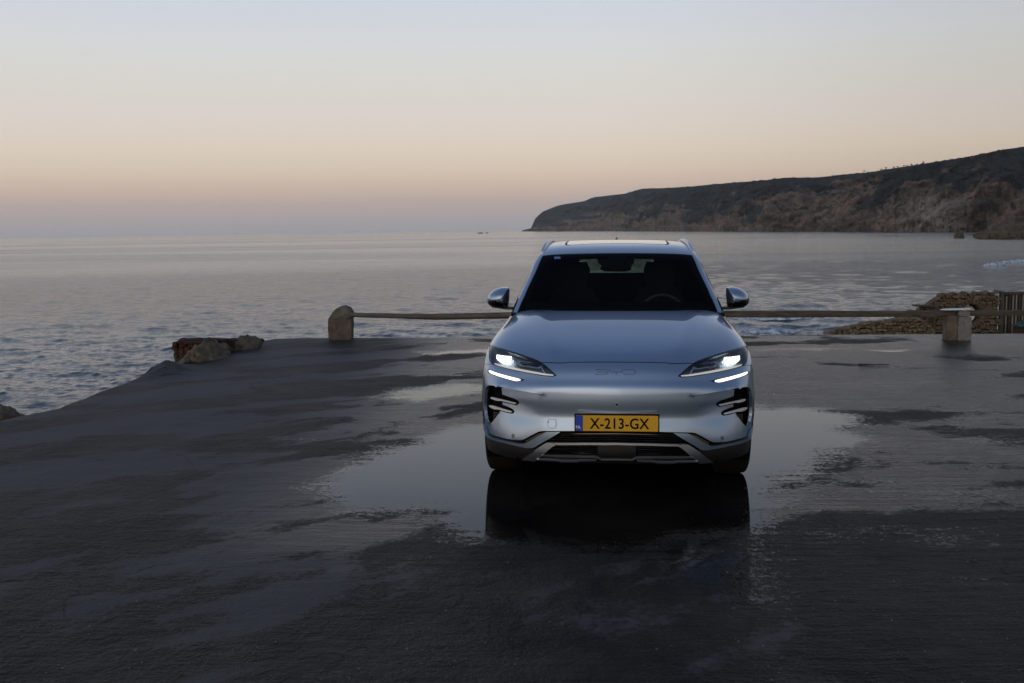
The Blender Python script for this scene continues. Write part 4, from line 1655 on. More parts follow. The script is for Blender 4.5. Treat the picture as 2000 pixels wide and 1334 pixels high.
# ---------------------------------------------------------------- outlines traced on the left half
HL = [(956, 674.5), (968, 677.6), (980, 681), (994, 684.8), (1008, 689.2), (1024, 694.5), (1040, 700.2), (1050, 704.2), (1058, 708.4), (1065, 713.8),
      (1071.5, 719.5), (1080, 727.3), (1086.8, 733.6), (1080, 735.2), (1066, 734.2), (1052, 732.2), (1036, 729.4), (1020, 726.2), (1004, 722.9),
      (988, 719.2), (974, 715.4), (961, 711.2), (957.2, 706), (955.6, 698), (955.2, 686)]
HLuv = to_uv(FR, HL)
TIP = 12      # index of the inner tip in HL
CORNER = 8    # where the bonnet shut line meets the lamp
SHUT = [(1204, 707.2), (1150, 707.2), (1112, 707.6), (1100, 708.8), (1088, 709.0), (1076, 708.4), (1060, 708.2)]
shut_uv = [C0(FR, 707.2)] + to_uv(FR, SHUT[1:])
vseam = HLuv[0][1] + .004
GAP = .0035


def shift(uvs, du=0.0, dv=0.0):
    return [(u + du, v + dv) for (u, v) in uvs]


# bonnet
hood_half = [(0.006, 0.0)] + [(0.006, v) for v in np.linspace(-.1, vseam, 14)] + [HLuv[0]] + HLuv[1:CORNER + 1] + shut_uv[::-1][0:]
hood_half = [p for i, p in enumerate(hood_half)]
hood_half[-1] = (shut_uv[0][0], 0.0)
hl_shift = {id(p): p for p in []}
hood_pts = [hood_half[0]] + hood_half[1:15] + [(u - GAP, v) for (u, v) in hood_half[15:]]
hood_pts[-1] = (hood_half[-1][0] - GAP, 0.0)


def hood_disp(P, UV):
    ax = np.abs(P[:, 0])
    # two soft power lines running forward and a dished middle
    xl = .42 + .16 * np.clip((P[:, 1] - .3) / 1.0, 0, 1)
    d = .007 * np.exp(-((ax - xl) / .055) ** 2) * ss(UV[:, 0], .0, .15) * (1 - ss(UV[:, 0], 1.0, 1.2))
    d -= .004 * (1 - ss(ax, xl - .2, xl)) * (1 - ss(UV[:, 0], .9, 1.2))
    return d


hood = panel("bonnet", half_to_full(hood_pts), m_paint, car, FR, step=.022, dispf=hood_disp, sv=.95)

# wing tops: outboard of the bonnet, down to the lamp's outer edge
ub = HLuv[21][0]
vs_out = [(0.006, vseam - .005)] + [(0.006, -1.0)] + [(u, -1.0) for u in np.linspace(.1, ub, 12)]
wing = vs_out + [HLuv[21], HLuv[22], HLuv[23], HLuv[24], (HLuv[0][0], HLuv[0][1])]
wing = [(u, v) for (u, v) in wing]
wing[-5:] = [(u, v - .004) for (u, v) in wing[-5:]]
panel("wing_top", wing, m_paint, car, FR, step=.02, sv=.95, mirror=True)

# ---- front bumper skin
LINE = [(944, 772), (966, 772), (969.0, 757), (972, 754.3), (1000, 759.8), (1030, 765.6), (1052, 769.6), (1068, 772.2), (1080, 773.2)]
LX = np.array([p[0] for p in LINE])
LY = np.array([p[1] for p in LINE])


def scoop(P, UV):
    Pm = P.copy()
    Pm[:, 0] = -np.abs(Pm[:, 0])
    px, py = project(Pm)
    yl = np.interp(px, LX, LY)
    below = py > yl + .05
    stp = ss(py - yl, 0.0, 1.35)
    tx = (1 - ss(px, 992, 1070)) * ss(px, 945, 957)
    g_ = 1 - np.clip(((py - yl) / (858 - yl) - .30) / .70, 0, 1)
    d = -.040 * tx * g_ * stp
    # small shoulder above the line, fading inwards
    d += .006 * tx * np.exp(-np.clip(yl - py, 0, 99) / 7) * (1 - stp)
    return d


DRL = [(953.2, 721.8), (956.5, 721.6), (972, 727.2), (996, 733.8), (1020, 739.8), (1026.5, 741.6), (1020, 744.2), (1011, 745.2), (1002, 743.8), (988, 740.2),
       (964, 732.8), (955.5, 729.2), (951.8, 725)]
VENT = [(952.5, 752.7), (958.4, 752.4), (966, 753.6), (970.2, 758), (971.6, 770.6), (984, 775.4), (996, 779.7), (1003.5, 783.2), (1007.2, 786.8), (1007.4, 790.3),
        (1004, 792.6), (998, 792.0), (985, 789.2), (972.5, 786.6), (973.3, 792.4), (981, 794.6), (988, 797.3), (995.5, 800.6), (998.8, 803.8), (998.6, 806.8),
        (994.6, 808.8), (984, 807.0), (970.2, 803.2), (960.5, 818), (951.4, 831), (948.0, 820), (946.2, 806), (945.6, 790), (946.2, 772), (948.2, 760)]
FB = [(1204, 841.6), (1121, 841.6), (1060, 841.6), (1053, 842.6), (1046, 845.6), (1036, 851), (1025, 857), (1019, 859.2), (1012, 859.6), (1000, 858.6), (987.5, 856.6),
      (972, 852.6), (957, 847.8), (953.4, 842), (950.4, 833), (947, 826), (944.6, 822)]
DRLuv, VENTuv, FBuv = to_uv(FR, DRL), to_uv(FR, VENT), to_uv(FR, FB)
FBuv[0] = C0(FR, 841.6)
SENS = [(1001.7 + 3.4 * math.cos(a), 851.5 + 4.0 * math.sin(a)) for a in np.linspace(0, 2 * math.pi, 11)[:-1]]
SENSuv = to_uv(FR, SENS)
cc_ = to_uv(FR, [(1203.3, 790.2)])[0]
cam_hole = [(cc_[0] + .0135 * math.cos(a), .0135 / .92 * math.sin(a)) for a in np.linspace(0, 2 * math.pi, 19)[:-1]]
fas_half = [(shut_uv[0][0] + GAP, 0.0)] + [(u + GAP, v) for (u, v) in shut_uv[1:-1]] + [(HLuv[8][0] + .002, HLuv[8][1] + .003)] + \
    [(u, v + .003) for (u, v) in HLuv[9:12]] + [(HLuv[12][0], HLuv[12][1] + .003)] + [(u + .0025, v) for (u, v) in HLuv[13:22]]
u_end = FBuv[-1][0]
fas_half += [(HLuv[21][0] + .003, -1.0)] + [(u, -1.0) for u in np.linspace(HLuv[21][0] + .05, u_end - .01, 10)]
fas_half += FBuv[::-1]
fas_half[-1] = (FBuv[0][0], 0.0)
line1 = to_uv(FR, [(974, 754.7)] + [(p[0], p[1]) for p in LINE[4:]])
line2 = to_uv(FR, [(974, 756.1)] + [(p[0], p[1] + 1.4) for p in LINE[4:]])
mir = lambda L_: [(u, -v) for (u, v) in L_]
bumper = panel("front_bumper", half_to_full(fas_half), m_paint, car, FR,
               holes=[DRLuv, mir(DRLuv), VENTuv, mir(VENTuv), SENSuv, mir(SENSuv), cam_hole],
               lines=[line1, line2, mir(line1), mir(line2)], step=.015, dispf=scoop, sv=.92, thick=.02)

# black sheet added a hand's width behind the skin to darken the gaps
idx_u = np.linspace(0, FR.G.shape[0] - 1, 40).astype(int)
idx_v = np.linspace(6, FR.G.shape[1] - 7, 50).astype(int)
UVg = np.array([(FR.u[i], FR.v[j]) for i in idx_u for j in idx_v])
Pg = (FR.at(UVg) - FR.normal(UVg) * .085).reshape(len(idx_u), len(idx_v), 3)
grid_obj("gap_shade_sheet", Pg[..., 0], Pg[..., 1], Pg[..., 2], m_vblack, car)

# ---- running-light bars
for o_ in panel("running_light_surround", round_poly(DRLuv, 1), m_gblack, car, FR, step=.01, offset=-.006, thick=.012, dispf=None, sv=.92, mirror=True):
    pass
DRLi = [(955.0, 723.4), (957.5, 723.2), (972, 728.8), (996, 735.4), (1017, 740.6), (1014, 743.0), (1008, 743.6), (1002, 742.6), (988, 738.9), (964, 731.4), (957.5, 728.2), (954.6, 725.4)]
for o_ in panel("running_light", round_poly(to_uv(FR, DRLi), 1), m_drl, car, FR, step=.01, offset=.001, thick=.006, sv=.92, mirror=True):
    o_["label"] = "lit white running light bar under the headlight"


# ---- headlights: bowl, LED blocks, guide strip, lens
def lamp_sub(name, pts, mat, par, off, thick=.006, rnd=1, step=.008):
    uv = to_uv(FR, pts)
    if rnd:
        uv = round_poly(uv, rnd)
    objs_ = panel(name, uv, mat, None, FR, step=step, offset=off, thick=thick, sv=.92, mirror=True)
    for o_, p in zip(objs_, par):
        o_.parent = p
    return objs_


lens = panel("headlight", [(u, v) for (u, v) in HLuv], m_lens, car, FR, step=.014, offset=-.002, thick=.004, sv=.92, mirror=True)
lamp_sub("bezel", HL, m_house, lens, -.034, thick=.0, rnd=0, step=.012)
# black rim round the lens
import itertools
n_ = len(HL)
cxh, cyh = 1010, 709
inner = []
HLn = [np.array(p) for p in HL]
for i in range(n_):
    a, b2, c_ = HLn[i - 1], HLn[i], HLn[(i + 1) % n_]
    d1, d2 = (b2 - a) / np.linalg.norm(b2 - a), (c_ - b2) / np.linalg.norm(c_ - b2)
    nn = np.array([-(d1 + d2)[1], (d1 + d2)[0]])
    nn /= np.linalg.norm(nn) + 1e-9
    wdt = 1.9 if i <= 12 else 1.0
    if i in (12,):
        wdt = 6.0
    if i >= 21 or i == 0:
        wdt = 1.2
    inner.append(tuple(b2 + nn * wdt))
RIMi = to_uv(FR, inner)
rim = panel("lamp_rim", HLuv, m_gblack, None, FR, holes=[RIMi], step=.01, offset=-.004, thick=.02, sv=.92, mirror=True)
for o_, p in zip(rim, lens):
    o_.parent = p
LEDS = [[(968, 690.6), (983, 692.6), (983, 702.6), (979, 705.0), (969.5, 700.2), (967.4, 697)],
        [(984, 692.8), (997.0, 693.4), (997.0, 698.0), (984, 697.2)], [(984, 698.6), (992.5, 699.2), (992, 703.4), (984, 704.2)]]
for k_, L_ in enumerate(LEDS):
    lamp_sub("led_projector", L_, m_led, lens, -.012, thick=.008, rnd=0)
lamp_sub("light_guide", [(962.6, 706.8), (975, 709.6), (990, 712.9), (1010, 717.2), (1030, 721.6), (1050, 725.6), (1066, 728.6), (1080, 730.4), (1078, 732.0), (1062, 731.0), (1040, 727.2),
                         (1015, 722.4), (990, 716.9), (972, 712.2), (964, 709.4)], m_guide, lens, -.012, rnd=0)
m_refl = material("lamp_reflector", (.88, .90, .92), .22, .9)
for L_ in ([(1009, 701.2), (1014, 701.0), (1040, 704.6), (1040, 705.6), (1016, 702.8), (1013, 706.2), (1018, 710.4), (1036, 712.6), (1047, 714.6), (1053, 713.6), (1055, 712), (1056, 713.4),
            (1052, 716), (1046, 716.2), (1034, 714.2), (1014, 711.8), (1009.4, 707)],
           [(1054, 711.4), (1056, 711.2), (1058, 717), (1062, 724), (1063.5, 727.4), (1061.5, 727.2), (1058, 721), (1055, 715)],
           [(1001, 703), (1004, 701.6), (1008, 703.4), (1010, 709), (1008.6, 709.6), (1006, 705), (1003.5, 703.6), (1001.4, 706.4)]):
    lamp_sub("chrome_accent", L_, m_refl, lens, -.014, rnd=0, step=.006)
for k_ in range(13):
    x_ = 1001 + k_ * 4.3
    y_ = 712.6 + k_ * .98
    lamp_sub("lamp_rib", [(x_, y_), (x_ + 1.4, y_ + .2), (x_ + 1.9, y_ + 4.2), (x_ + .7, y_ + 4.0)], m_refl, lens, -.014, rnd=0, step=.006, thick=.004)
# light module body behind the accents
lamp_sub("lamp_module", [(1018, 704.5), (1048, 707.6), (1046, 712), (1020, 709)], m_gblack, lens, -.022, rnd=0, thick=.01)

# ---- side intakes: black pocket, mesh, two pale blades each
for o_ in panel("side_intake", VENTuv, m_vblack, car, FR, step=.014, offset=-.062, thick=.0, sv=.92, mirror=True):
    o_["label"] = "black air intake at the bumper corner"
BL = [[(952.2, 776.2), (956, 776.4), (972, 780.8), (988, 784.6), (1002.6, 788.3), (1003.6, 789.6), (1002, 790.6), (986, 786.8), (971.5, 783.4), (969, 784.4), (955, 780.6), (951.8, 778.4)],
      [(949.2, 791.9), (954, 792.2), (968, 796.6), (980, 800.3), (993.4, 803.9), (994.8, 805.2), (993, 806.4), (978, 802.9), (966.8, 799.9), (962, 800.4), (951.4, 796.4), (948.8, 794.2)]]
for L_ in BL:
    uvb = round_poly(to_uv(FR, L_), 1)
    panel("intake_blade", uvb, m_blade, car, FR, step=.01, offset=-.022, thick=.01, sv=.92, mirror=True)
    low = to_uv(FR, [(x, y + 3.1) for (x, y) in L_])
    panel("intake_blade_base", round_poly(low, 1), m_gblack, car, FR, step=.01, offset=-.034, thick=.02, sv=.92, mirror=True)
for k_ in range(8):
    y_ = 805.5 + k_ * 3.0
    x1_ = 968 - k_ * 2.25
    x0_ = 952 + k_ * .1
    if x1_ - x0_ > 1.5:
        panel("intake_slat", to_uv(FR, [(x0_, y_), (x1_, y_ + .9), (x1_ - .8, y_ + 2.0), (x0_ + .3, y_ + 1.1)]), m_bronze, car, FR, step=.01, offset=-.04, thick=.008, sv=.92, mirror=True)

# ---- centre camera ring, parking sensors, towing-eye cover
ringo = [(cc_[0] + .0125 * math.cos(a), .0125 / .92 * math.sin(a)) for a in np.linspace(0, 2 * math.pi, 19)[:-1]]
ringi = [(cc_[0] + .0088 * math.cos(a), .0088 / .92 * math.sin(a)) for a in np.linspace(0, 2 * math.pi, 19)[:-1]]
panel("camera_ring", ringo, m_satin, car, FR, holes=[ringi], step=.006, offset=.001, thick=.012, sv=.92)
panel("camera_lens", ringi, m_gblack, car, FR, step=.006, offset=-.004, thick=.004, sv=.92)
panel("parking_sensor", to_uv(FR, [(1001.7 + 2.9 * math.cos(a), 851.5 + 3.5 * math.sin(a)) for a in np.linspace(0, 2 * math.pi, 11)[:-1]]), m_darksatin, car, FR, step=.006,
      offset=-.002, thick=.006, sv=.92, mirror=True, dispf=scoop)
tq = [(1070.5, 819), (1086, 818.6), (1087, 830), (1085, 835), (1081, 836.6), (1074.5, 836.6), (1070.6, 834.4), (1069.4, 829)]
tin = [(1071.1, 819.6), (1085.4, 819.2), (1086.4, 830), (1084.5, 834.6), (1080.8, 836.0), (1074.8, 836.0), (1071.2, 834.0), (1070.1, 829)]
panel("towing_eye_gap", to_uv(FR, tq), m_vblack, car, FR, step=.006, offset=.0016, thick=0, sv=.92, dispf=scoop)
panel("towing_eye_cover", to_uv(FR, tin), m_paint, car, FR, step=.006, offset=.0026, thick=.002, sv=.92, dispf=scoop)

# ---- raised letters on the nose
def stroke(path, wpx, name, mat, par, off, thick):
    P_ = [np.array(p, float) for p in path]
    Lft, Rgt = [], []
    for i, p in enumerate(P_):
        a = P_[max(0, i - 1)]
        b2 = P_[min(len(P_) - 1, i + 1)]
        d = (b2 - a) / np.linalg.norm(b2 - a)
        nn = np.array([-d[1], d[0]]) * wpx / 2
        Lft.append(tuple(p + nn))
        Rgt.append(tuple(p - nn))
    return panel(name, to_uv(FR, Lft + Rgt[::-1]), mat, par, FR, step=.006, offset=off, thick=thick, sv=.92)


m_letter = material("letter_metal", (.19, .25, .34), .25, .9, coat=.5)
for k_, path in enumerate([
        [(1163, 722.4), (1183, 722.4), (1187, 723.4), (1187, 725.2), (1184, 726.6), (1167, 726.6)],
        [(1183, 726.9), (1187.4, 728.2), (1187.4, 729.6), (1183, 731.2), (1163, 731.2)],
        [(1190.5, 722.2), (1191, 725.6), (1193, 726.8), (1213.5, 726.8), (1215.5, 725.6), (1216, 722.2)],
        [(1203.5, 727.2), (1203.5, 731.6)],
        [(1219, 722.4), (1236, 722.4), (1241, 724.4), (1241.8, 727), (1240, 729.8), (1235, 731.2), (1219, 731.2), (1218.2, 728.6)]]):
    stroke(path, 1.9, "letter_stroke", m_letter, bumper, .003, .004)

# ---- number plate
P00 = at_depth(1120.6, 806.8, -.012)
P11 = at_depth(1286.6, 844.6, -.012)
pz0, pz1, px0, px1 = P11.z, P00.z, P00.x, P11.x
cxp = (px0 + px1) / 2
hw = (px1 - px0) / 2


def rbox(name, x0, x1, z0, z1, y0, y1, mat, par, r=.006):
    q = []
    for (cx_, cz_, a0) in ((x1 - r, z1 - r, 0), (x0 + r, z1 - r, 90), (x0 + r, z0 + r, 180), (x1 - r, z0 + r, 270)):
        for k in range(4):
            a = rad(a0 + 30 * k)
            q.append((cx_ + r * math.cos(a), cz_ + r * math.sin(a)))
    n = len(q)
    V = [(x, y0, z) for (x, z) in q] + [(x, y1, z) for (x, z) in q]
    F = [tuple(range(n)), tuple(range(2 * n - 1, n - 1, -1))] + [(k, n + k, n + (k + 1) % n, (k + 1) % n) for k in range(n)]
    o_ = mesh_obj(name, V, F, mat, par)
    return o_


plate_frame = rbox("number_plate", -hw, hw, pz0, pz1, -.014, .018, m_gblack, car, .008)
plate_frame["label"] = "yellow number plate X-213-GX in a black frame"
fz0, fz1 = pz0 + .006, pz1 - .013
rbox("plate_face", -hw + .0085, hw - .0085, fz0, fz1, -.0175, -.0142, m_yellow, plate_frame, .005)
bx1 = -hw + .0085 + .046
rbox("country_band", -hw + .009, bx1, fz0 + .0005, fz1 - .0005, -.0182, -.0176, m_eu, plate_frame, .004)


def text_mesh(name, s, x0, x1, z0, z1, y, mat, par, bold=0.0, ext=.0006):
    cu = bpy.data.curves.new(name, 'FONT')
    cu.body = s
    cu.size = 1
    cu.offset = bold
    cu.resolution_u = 6
    cu.space_character = 1.04
    o_ = bpy.data.objects.new(name, cu)
    col.objects.link(o_)
    bpy.context.view_layer.update()
    dg = bpy.context.evaluated_depsgraph_get()
    me = bpy.data.meshes.new_from_object(o_.evaluated_get(dg))
    col.objects.unlink(o_)
    bpy.data.objects.remove(o_)
    vs2 = np.array([v.co[:] for v in me.vertices])
    mn, mx_ = vs2.min(0), vs2.max(0)
    for v in me.vertices:
        x = x0 + (v.co.x - mn[0]) / (mx_[0] - mn[0]) * (x1 - x0)
        z = z0 + (v.co.y - mn[1]) / (mx_[1] - mn[1]) * (z1 - z0)
        v.co = (x, y, z)
    me.materials.clear()
    me.materials.append(mat)
    r_ = bpy.data.objects.new(name, me)
    col.objects.link(r_)
    r_.parent = par
    return r_


tz0 = at_depth(1200, 838.0, -.018).z
tz1 = at_depth(1200, 816.8, -.018).z
tx0 = at_depth(1151.7, 827, -.018).x
tx1 = at_depth(1268.4, 827, -.018).x
text_mesh("registration_characters", "X-213-GX", tx0, tx1, tz0, tz1, -.0179, m_ink, plate_frame, bold=.018)
nz0, nz1 = at_depth(1130, 836.6, -.0185).z, at_depth(1130, 831.2, -.0185).z
text_mesh("country_letters", "NL", at_depth(1125, 834, -.0185).x, at_depth(1134.8, 834, -.0185).x, nz0, nz1, -.0186, m_white, plate_frame, bold=.01)

# ---- lower front: body-coloured chin strip, cladding, skid trim, grilles
def fcentre(name, half_px, mat, off, thick=.012, step=.014, rnd=0, **kw):
    uv = to_uv(FR, half_px)
    uv[0] = (uv[0][0], 0.0)
    uv[-1] = (uv[-1][0], 0.0)
    return panel(name, half_to_full(uv), mat, car, FR, step=step, offset=off, thick=thick, sv=.92, **kw)


def fside(name, pts, mat, off, thick=.012, step=.012, rnd=0, **kw):
    uv = to_uv(FR, pts)
    if rnd:
        uv = round_poly(uv, rnd)
    return panel(name, uv, mat, car, FR, step=step, offset=off, thick=thick, sv=.92, mirror=True, **kw)


CH = [(944.6, 824), (948.0, 829), (950.6, 838), (953.6, 846.5), (957.5, 851.2), (972, 856.2), (987.5, 860.2), (1000, 862.8), (1010, 865), (1020, 866.2), (1025, 865.8), (1032, 863),
      (1040, 858.5), (1054, 850.6), (1068.5, 843.6), (1095.2, 843.4), (1070, 858.4), (1046, 872.6), (1040, 875), (1032, 874.9), (1025, 873.6), (987.5, 864.9), (957.5, 856), (951, 850.6), (946.6, 840), (944.6, 832)]
fside("chin_strip", CH, m_paint, .010, thick=.03)
fside("chin_insert", [(1066.5, 843.5), (1050, 847.4), (1036, 855), (1024, 861.6), (1026, 864.2), (1040, 857.6), (1054, 849.8)], m_bronze, -.012, thick=.01)
# black gap filler under the skin edge
fcentre("gap_filler", [(1204, 838), (1060, 838), (1020, 852), (985, 850), (952, 838), (946, 826), (945, 850), (985, 868), (1030, 872), (1070, 850), (1204, 850)], m_vblack, -.02, thick=.0)
CL = [(945, 836), (947, 843), (951.5, 852.4), (957.5, 857.6), (987.5, 866.6), (1025, 875.6), (1036, 878.2), (1046, 876.2), (1064, 865.6), (1040, 880.5), (1016, 899), (985, 897), (965, 889), (950, 876), (945, 864)]
fside("corner_cladding", CL, m_tblack, .002, thick=.03)
SK = [(1067, 864.8), (1080, 864.4), (1087, 868.6), (1079, 872.4), (1070, 879.8), (1060.6, 888.2), (1055, 892.4), (1049, 896.4), (1045.6, 900), (1018.6, 899), (1031, 889.4), (1046, 877.8)]
fside("skid_trim", SK, m_satin, .006, thick=.03)
fcentre("grille_bar", [(1204, 864.3), (1140, 864.3), (1083, 864.3), (1088, 868.6), (1140, 868.5), (1204, 868.5)], m_satin, .010, thick=.02)
fcentre("grille_backing", [(1204, 842.5), (1097, 842.5), (1066, 862), (1040, 886), (1030, 899), (1204, 903)], m_vblack, -.055, thick=0)
for k_, y_ in enumerate((846.5, 850.5, 854.5, 858.5)):
    xl_ = 1098 - (y_ - 843) * 1.55
    fcentre("grille_slat", [(1204, y_), (xl_, y_), (xl_ - 2.4, y_ + 1.6), (1204, y_ + 1.6)], m_gblack, -.02, thick=.02)
for k_, y_ in enumerate((872.5, 877, 881.5, 886)):
    xl_ = 1084 - (y_ - 869) * 1.2
    fside("grille_slat", [(1166, y_), (xl_, y_), (xl_ - 1.8, y_ + 1.7), (1166, y_ + 1.7)], m_gblack, -.02, thick=.02)
fcentre("radar_cover", [(1204, 869.6), (1167.4, 869.6), (1167.2, 892.4), (1174.6, 897.0), (1204, 897.2)], material("radar_panel", (.010, .010, .011), .35), .0, thick=.04)
fcentre("lower_trim_line", [(1204, 896.4), (1175.2, 896.4), (1166.9, 891.2), (1160, 890.4), (1100, 888.8), (1064, 888.2), (1058, 887.0), (1058.6, 889.4), (1075, 890.4), (1125, 891.9), (1160, 893.2), (1165.6, 893.4),
                            (1174.6, 898), (1204, 898)], m_satin, .008, thick=.012, step=.01)
fside("lower_trim_line", [(1049, 894.4), (1070, 895.4), (1089.5, 896.4), (1094.4, 897.6), (1127, 897.7), (1133, 896.8), (1160, 896.6), (1165.6, 895.6), (1165, 898.2), (1133.6, 898.8), (1126, 900.6), (1096, 900.4),
                          (1088, 898.2), (1048.6, 896.6)], m_satin, .012, thick=.012, step=.01)
fcentre("front_lip", [(1204, 892), (1172, 892), (1166, 893.5), (1049, 891), (1030, 899.5), (1024, 904), (1204, 906)], m_tblack, -.004, thick=.06)


# ---------------------------------------------------------------- sides
class Side:
    def at(self, q):
        q = np.atleast_2d(q)
        return np.stack([-W(q[:, 0], q[:, 1]), q[:, 0], q[:, 1]], 1)

    def normal(self, q):
        q = np.atleast_2d(q)
        e = .01
        dy = (W(q[:, 0] + e, q[:, 1]) - W(q[:, 0] - e, q[:, 1])) / (2 * e)
        dz = (W(q[:, 0], q[:, 1] + e) - W(q[:, 0], q[:, 1] - e)) / (2 * e)
        n = np.stack([-np.ones(len(q)), -dy, -dz], 1)
        n[:, 1] = -(-dy) * -1
        n = np.stack([-np.ones(len(q)), dy * -1 * -1 * -1, dz * -1], 1)
        n = np.stack([-np.ones(len(q)), -(-1) * dy * -1, -dz], 1)
        # outward normal of x=-W(y,z): (-1, -W_y, -W_z) mirrored sign on the y,z terms
        n = np.stack([-np.ones(len(q)), -dy, -dz], 1)
        return n / np.linalg.norm(n, axis=1)[:, None]


SD = Side()
edge_uv = np.array([(u, -1.0) for u in np.linspace(0.0, UK[-1], 60)])
edge3 = FR.at(edge_uv)
AX_F, AX_R, WR = .955, 3.72, .365


def arch(cy, r, z0=.26):
    a0 = math.asin((z0 - WR) / r)
    return [(cy - r * math.cos(a), WR + r * math.sin(a)) for a in np.linspace(a0, math.pi - a0, 26)]


edge_list = [(float(p[1]), float(p[2])) for p in edge3]          # from (1.62,.985) round to the chin
arc = arch(AX_F, .425)
wing_side = [(1.60, .98)] + [p for p in edge_list if p[0] < 1.60 and p[1] > .40] + [(arc[0][0] - .0, .40)]
arc_hi = [p for p in arc if p[1] > .36]
wing_side = wing_side[:-1] + [p for p in arc_hi if p[1] > .40 or p[0] > AX_F] + [(1.60, .36)]
panel("front_wing", wing_side, m_paint, car, SD, step=.03, thick=.02, mirror=True)
cl_f = [(edge_list[-8][0], .395), (arc_hi[0][0] - .03, .395)] + [(p[0], p[1]) for p in arch(AX_F, .425) if p[0] < AX_F and p[1] < .395][::-1] + [(.60, .27)]
door_z = lambda y: float(np.interp(y, [1.6, 2.6, 3.6, 4.4], [.985, 1.0, 1.02, 1.03]))
d1 = [(1.606, .36), (1.606, .985)] + [(y, door_z(y)) for y in np.linspace(1.7, 2.6, 6)] + [(2.66, 1.0), (2.66, .36)]
d2_ = [(2.666, .36), (2.666, 1.0), (3.0, 1.008), (3.4, 1.016), (3.52, 1.018), (3.52, .80), (3.30, .62), (3.26, .36)]
doors = panel("door", d1, m_paint, car, SD, step=.04, thick=.02, mirror=True)
doors2 = panel("door", d2_, m_paint, car, SD, step=.04, thick=.02, mirror=True)
for dd_, y0_ in ((doors, 2.40), (doors2, 3.20)):
    for o_, sg in zip(dd_, (1, -1)):
        wx_ = float(W(y0_, .90))
        V, F = box_mesh(-.008, .014, y0_, y0_ + .20, .885, .912)
        V = [(-sg * (wx_ + x), y, z) for (x, y, z) in V]
        if sg == 1:
            F = [f[::-1] for f in F]
        h_ = mesh_obj("handle", V, F, m_satin, o_)
arcr = arch(AX_R, .425)
rear_q = [(3.526, 1.018), (3.8, 1.022), (4.2, 1.03), (4.5, 1.03), (4.72, 1.0), (4.76, .8), (4.77, .42), (arcr[-1][0], .42)] + [p for p in arcr if p[1] > .42][::-1] + [(3.30, .62 - .005)]
rear_q = [(3.526, 1.018), (3.8, 1.022), (4.2, 1.03), (4.5, 1.03), (4.70, 1.0), (4.76, .8), (4.77, .40)] + [p for p in arcr if p[1] > .40][::-1] + [(3.268, .42), (3.31, .615), (3.526, .79)]
panel("rear_quarter", rear_q, m_paint, car, SD, step=.04, thick=.02, mirror=True)
panel("sill_cladding", [(1.45, .355), (1.45, .26), (3.22, .26), (3.22, .355)], m_tblack, car, SD, step=.05, offset=.004, thick=.03, mirror=True)
for cy, nm in ((AX_F, 0), (AX_R, 1)):
    i_, o2 = arch(cy, .395, .30), arch(cy, .432, .30)
    panel("arch_cladding", o2 + i_[::-1], m_tblack, car, SD, step=.02, offset=.006, thick=.05, mirror=True)
panel("rear_corner_cladding", [(4.17, .395), (4.77, .395), (4.76, .27), (4.10, .27)], m_tblack, car, SD, step=.05, thick=.02, mirror=True)

# shoulder strip and glasshouse sides
ysec = np.concatenate([np.linspace(1.50, 4.42, 60)])
tedge = TP.G[:, 0, :]                       # left edge of the roof sheet
ty, tx_, tz_ = tedge[:, 1], tedge[:, 0], tedge[:, 2]
order = np.argsort(ty)
belt_z = lambda y: np.interp(y, [1.3, 1.6, 2.6, 3.6, 4.4], [1.09, 1.085, 1.095, 1.12, 1.16])
belt_x = lambda y: -np.interp(y, [1.3, 1.6, 2.0, 3.4, 4.0, 4.45], [.80, .825, .852, .868, .85, .80])


class Quad:
    """ruled sheet between two curves given as functions of y"""

    def __init__(s, lowf, upf, bulge=0.0):
        s.l, s.u_, s.b = lowf, upf, bulge

    def at(s, q):
        q = np.atleast_2d(q)
        a, c_ = s.l(q[:, 0]), s.u_(q[:, 0])
        f = q[:, 1][:, None]
        p = a * (1 - f) + c_ * f
        p[:, 0] -= s.b * 4 * q[:, 1] * (1 - q[:, 1])
        return p

    def normal(s, q):
        q = np.atleast_2d(q)
        e = .01
        du = s.at(q + [e, 0]) - s.at(q - [e, 0])
        dv = s.at(q + [0, e]) - s.at(q - [0, e])
        n = np.cross(du, dv)
        n /= np.linalg.norm(n, axis=1)[:, None] + 1e-9
        n[n[:, 0] > 0] *= -1
        return n


up_c = lambda y: np.stack([np.interp(y, ty[order], tx_[order]), y, np.interp(y, ty[order], tz_[order])], 1)
belt_c = lambda y: np.stack([belt_x(y), y, belt_z(y)], 1)
sh_c = lambda y: np.stack([-W(y, np.interp(y, [1.6, 2.6, 3.6, 4.4], [.985, 1.0, 1.02, 1.03])), y, np.interp(y, [1.6, 2.6, 3.6, 4.4], [.985, 1.0, 1.02, 1.03])], 1)
GS = Quad(belt_c, up_c, .012)
SH = Quad(sh_c, belt_c, .006)
panel("shoulder", [(1.606, 0.0), (1.606, 1.0), (4.44, 1.0), (4.44, 0.0)], m_paint, car, SH, step=.03, thick=0, mirror=True, sv=.12)
cow = Quad(lambda y: np.stack([np.interp(y, edge3[:, 1][::-1], edge3[:, 0][::-1]), y, np.interp(y, edge3[:, 1][::-1], edge3[:, 2][::-1])], 1), belt_c, .0)
for (ya, yb, nm, mt) in ((1.56, 2.60, "side_window", m_dark), (2.68, 3.44, "side_window", m_dark), (3.50, 4.10, "quarter_window", m_dark)):
    panel(nm, [(ya, .02), (ya, .90), (yb, .90), (yb, .02)], mt, car, GS, step=.05, offset=-.003, thick=.004, mirror=True, sv=.4)
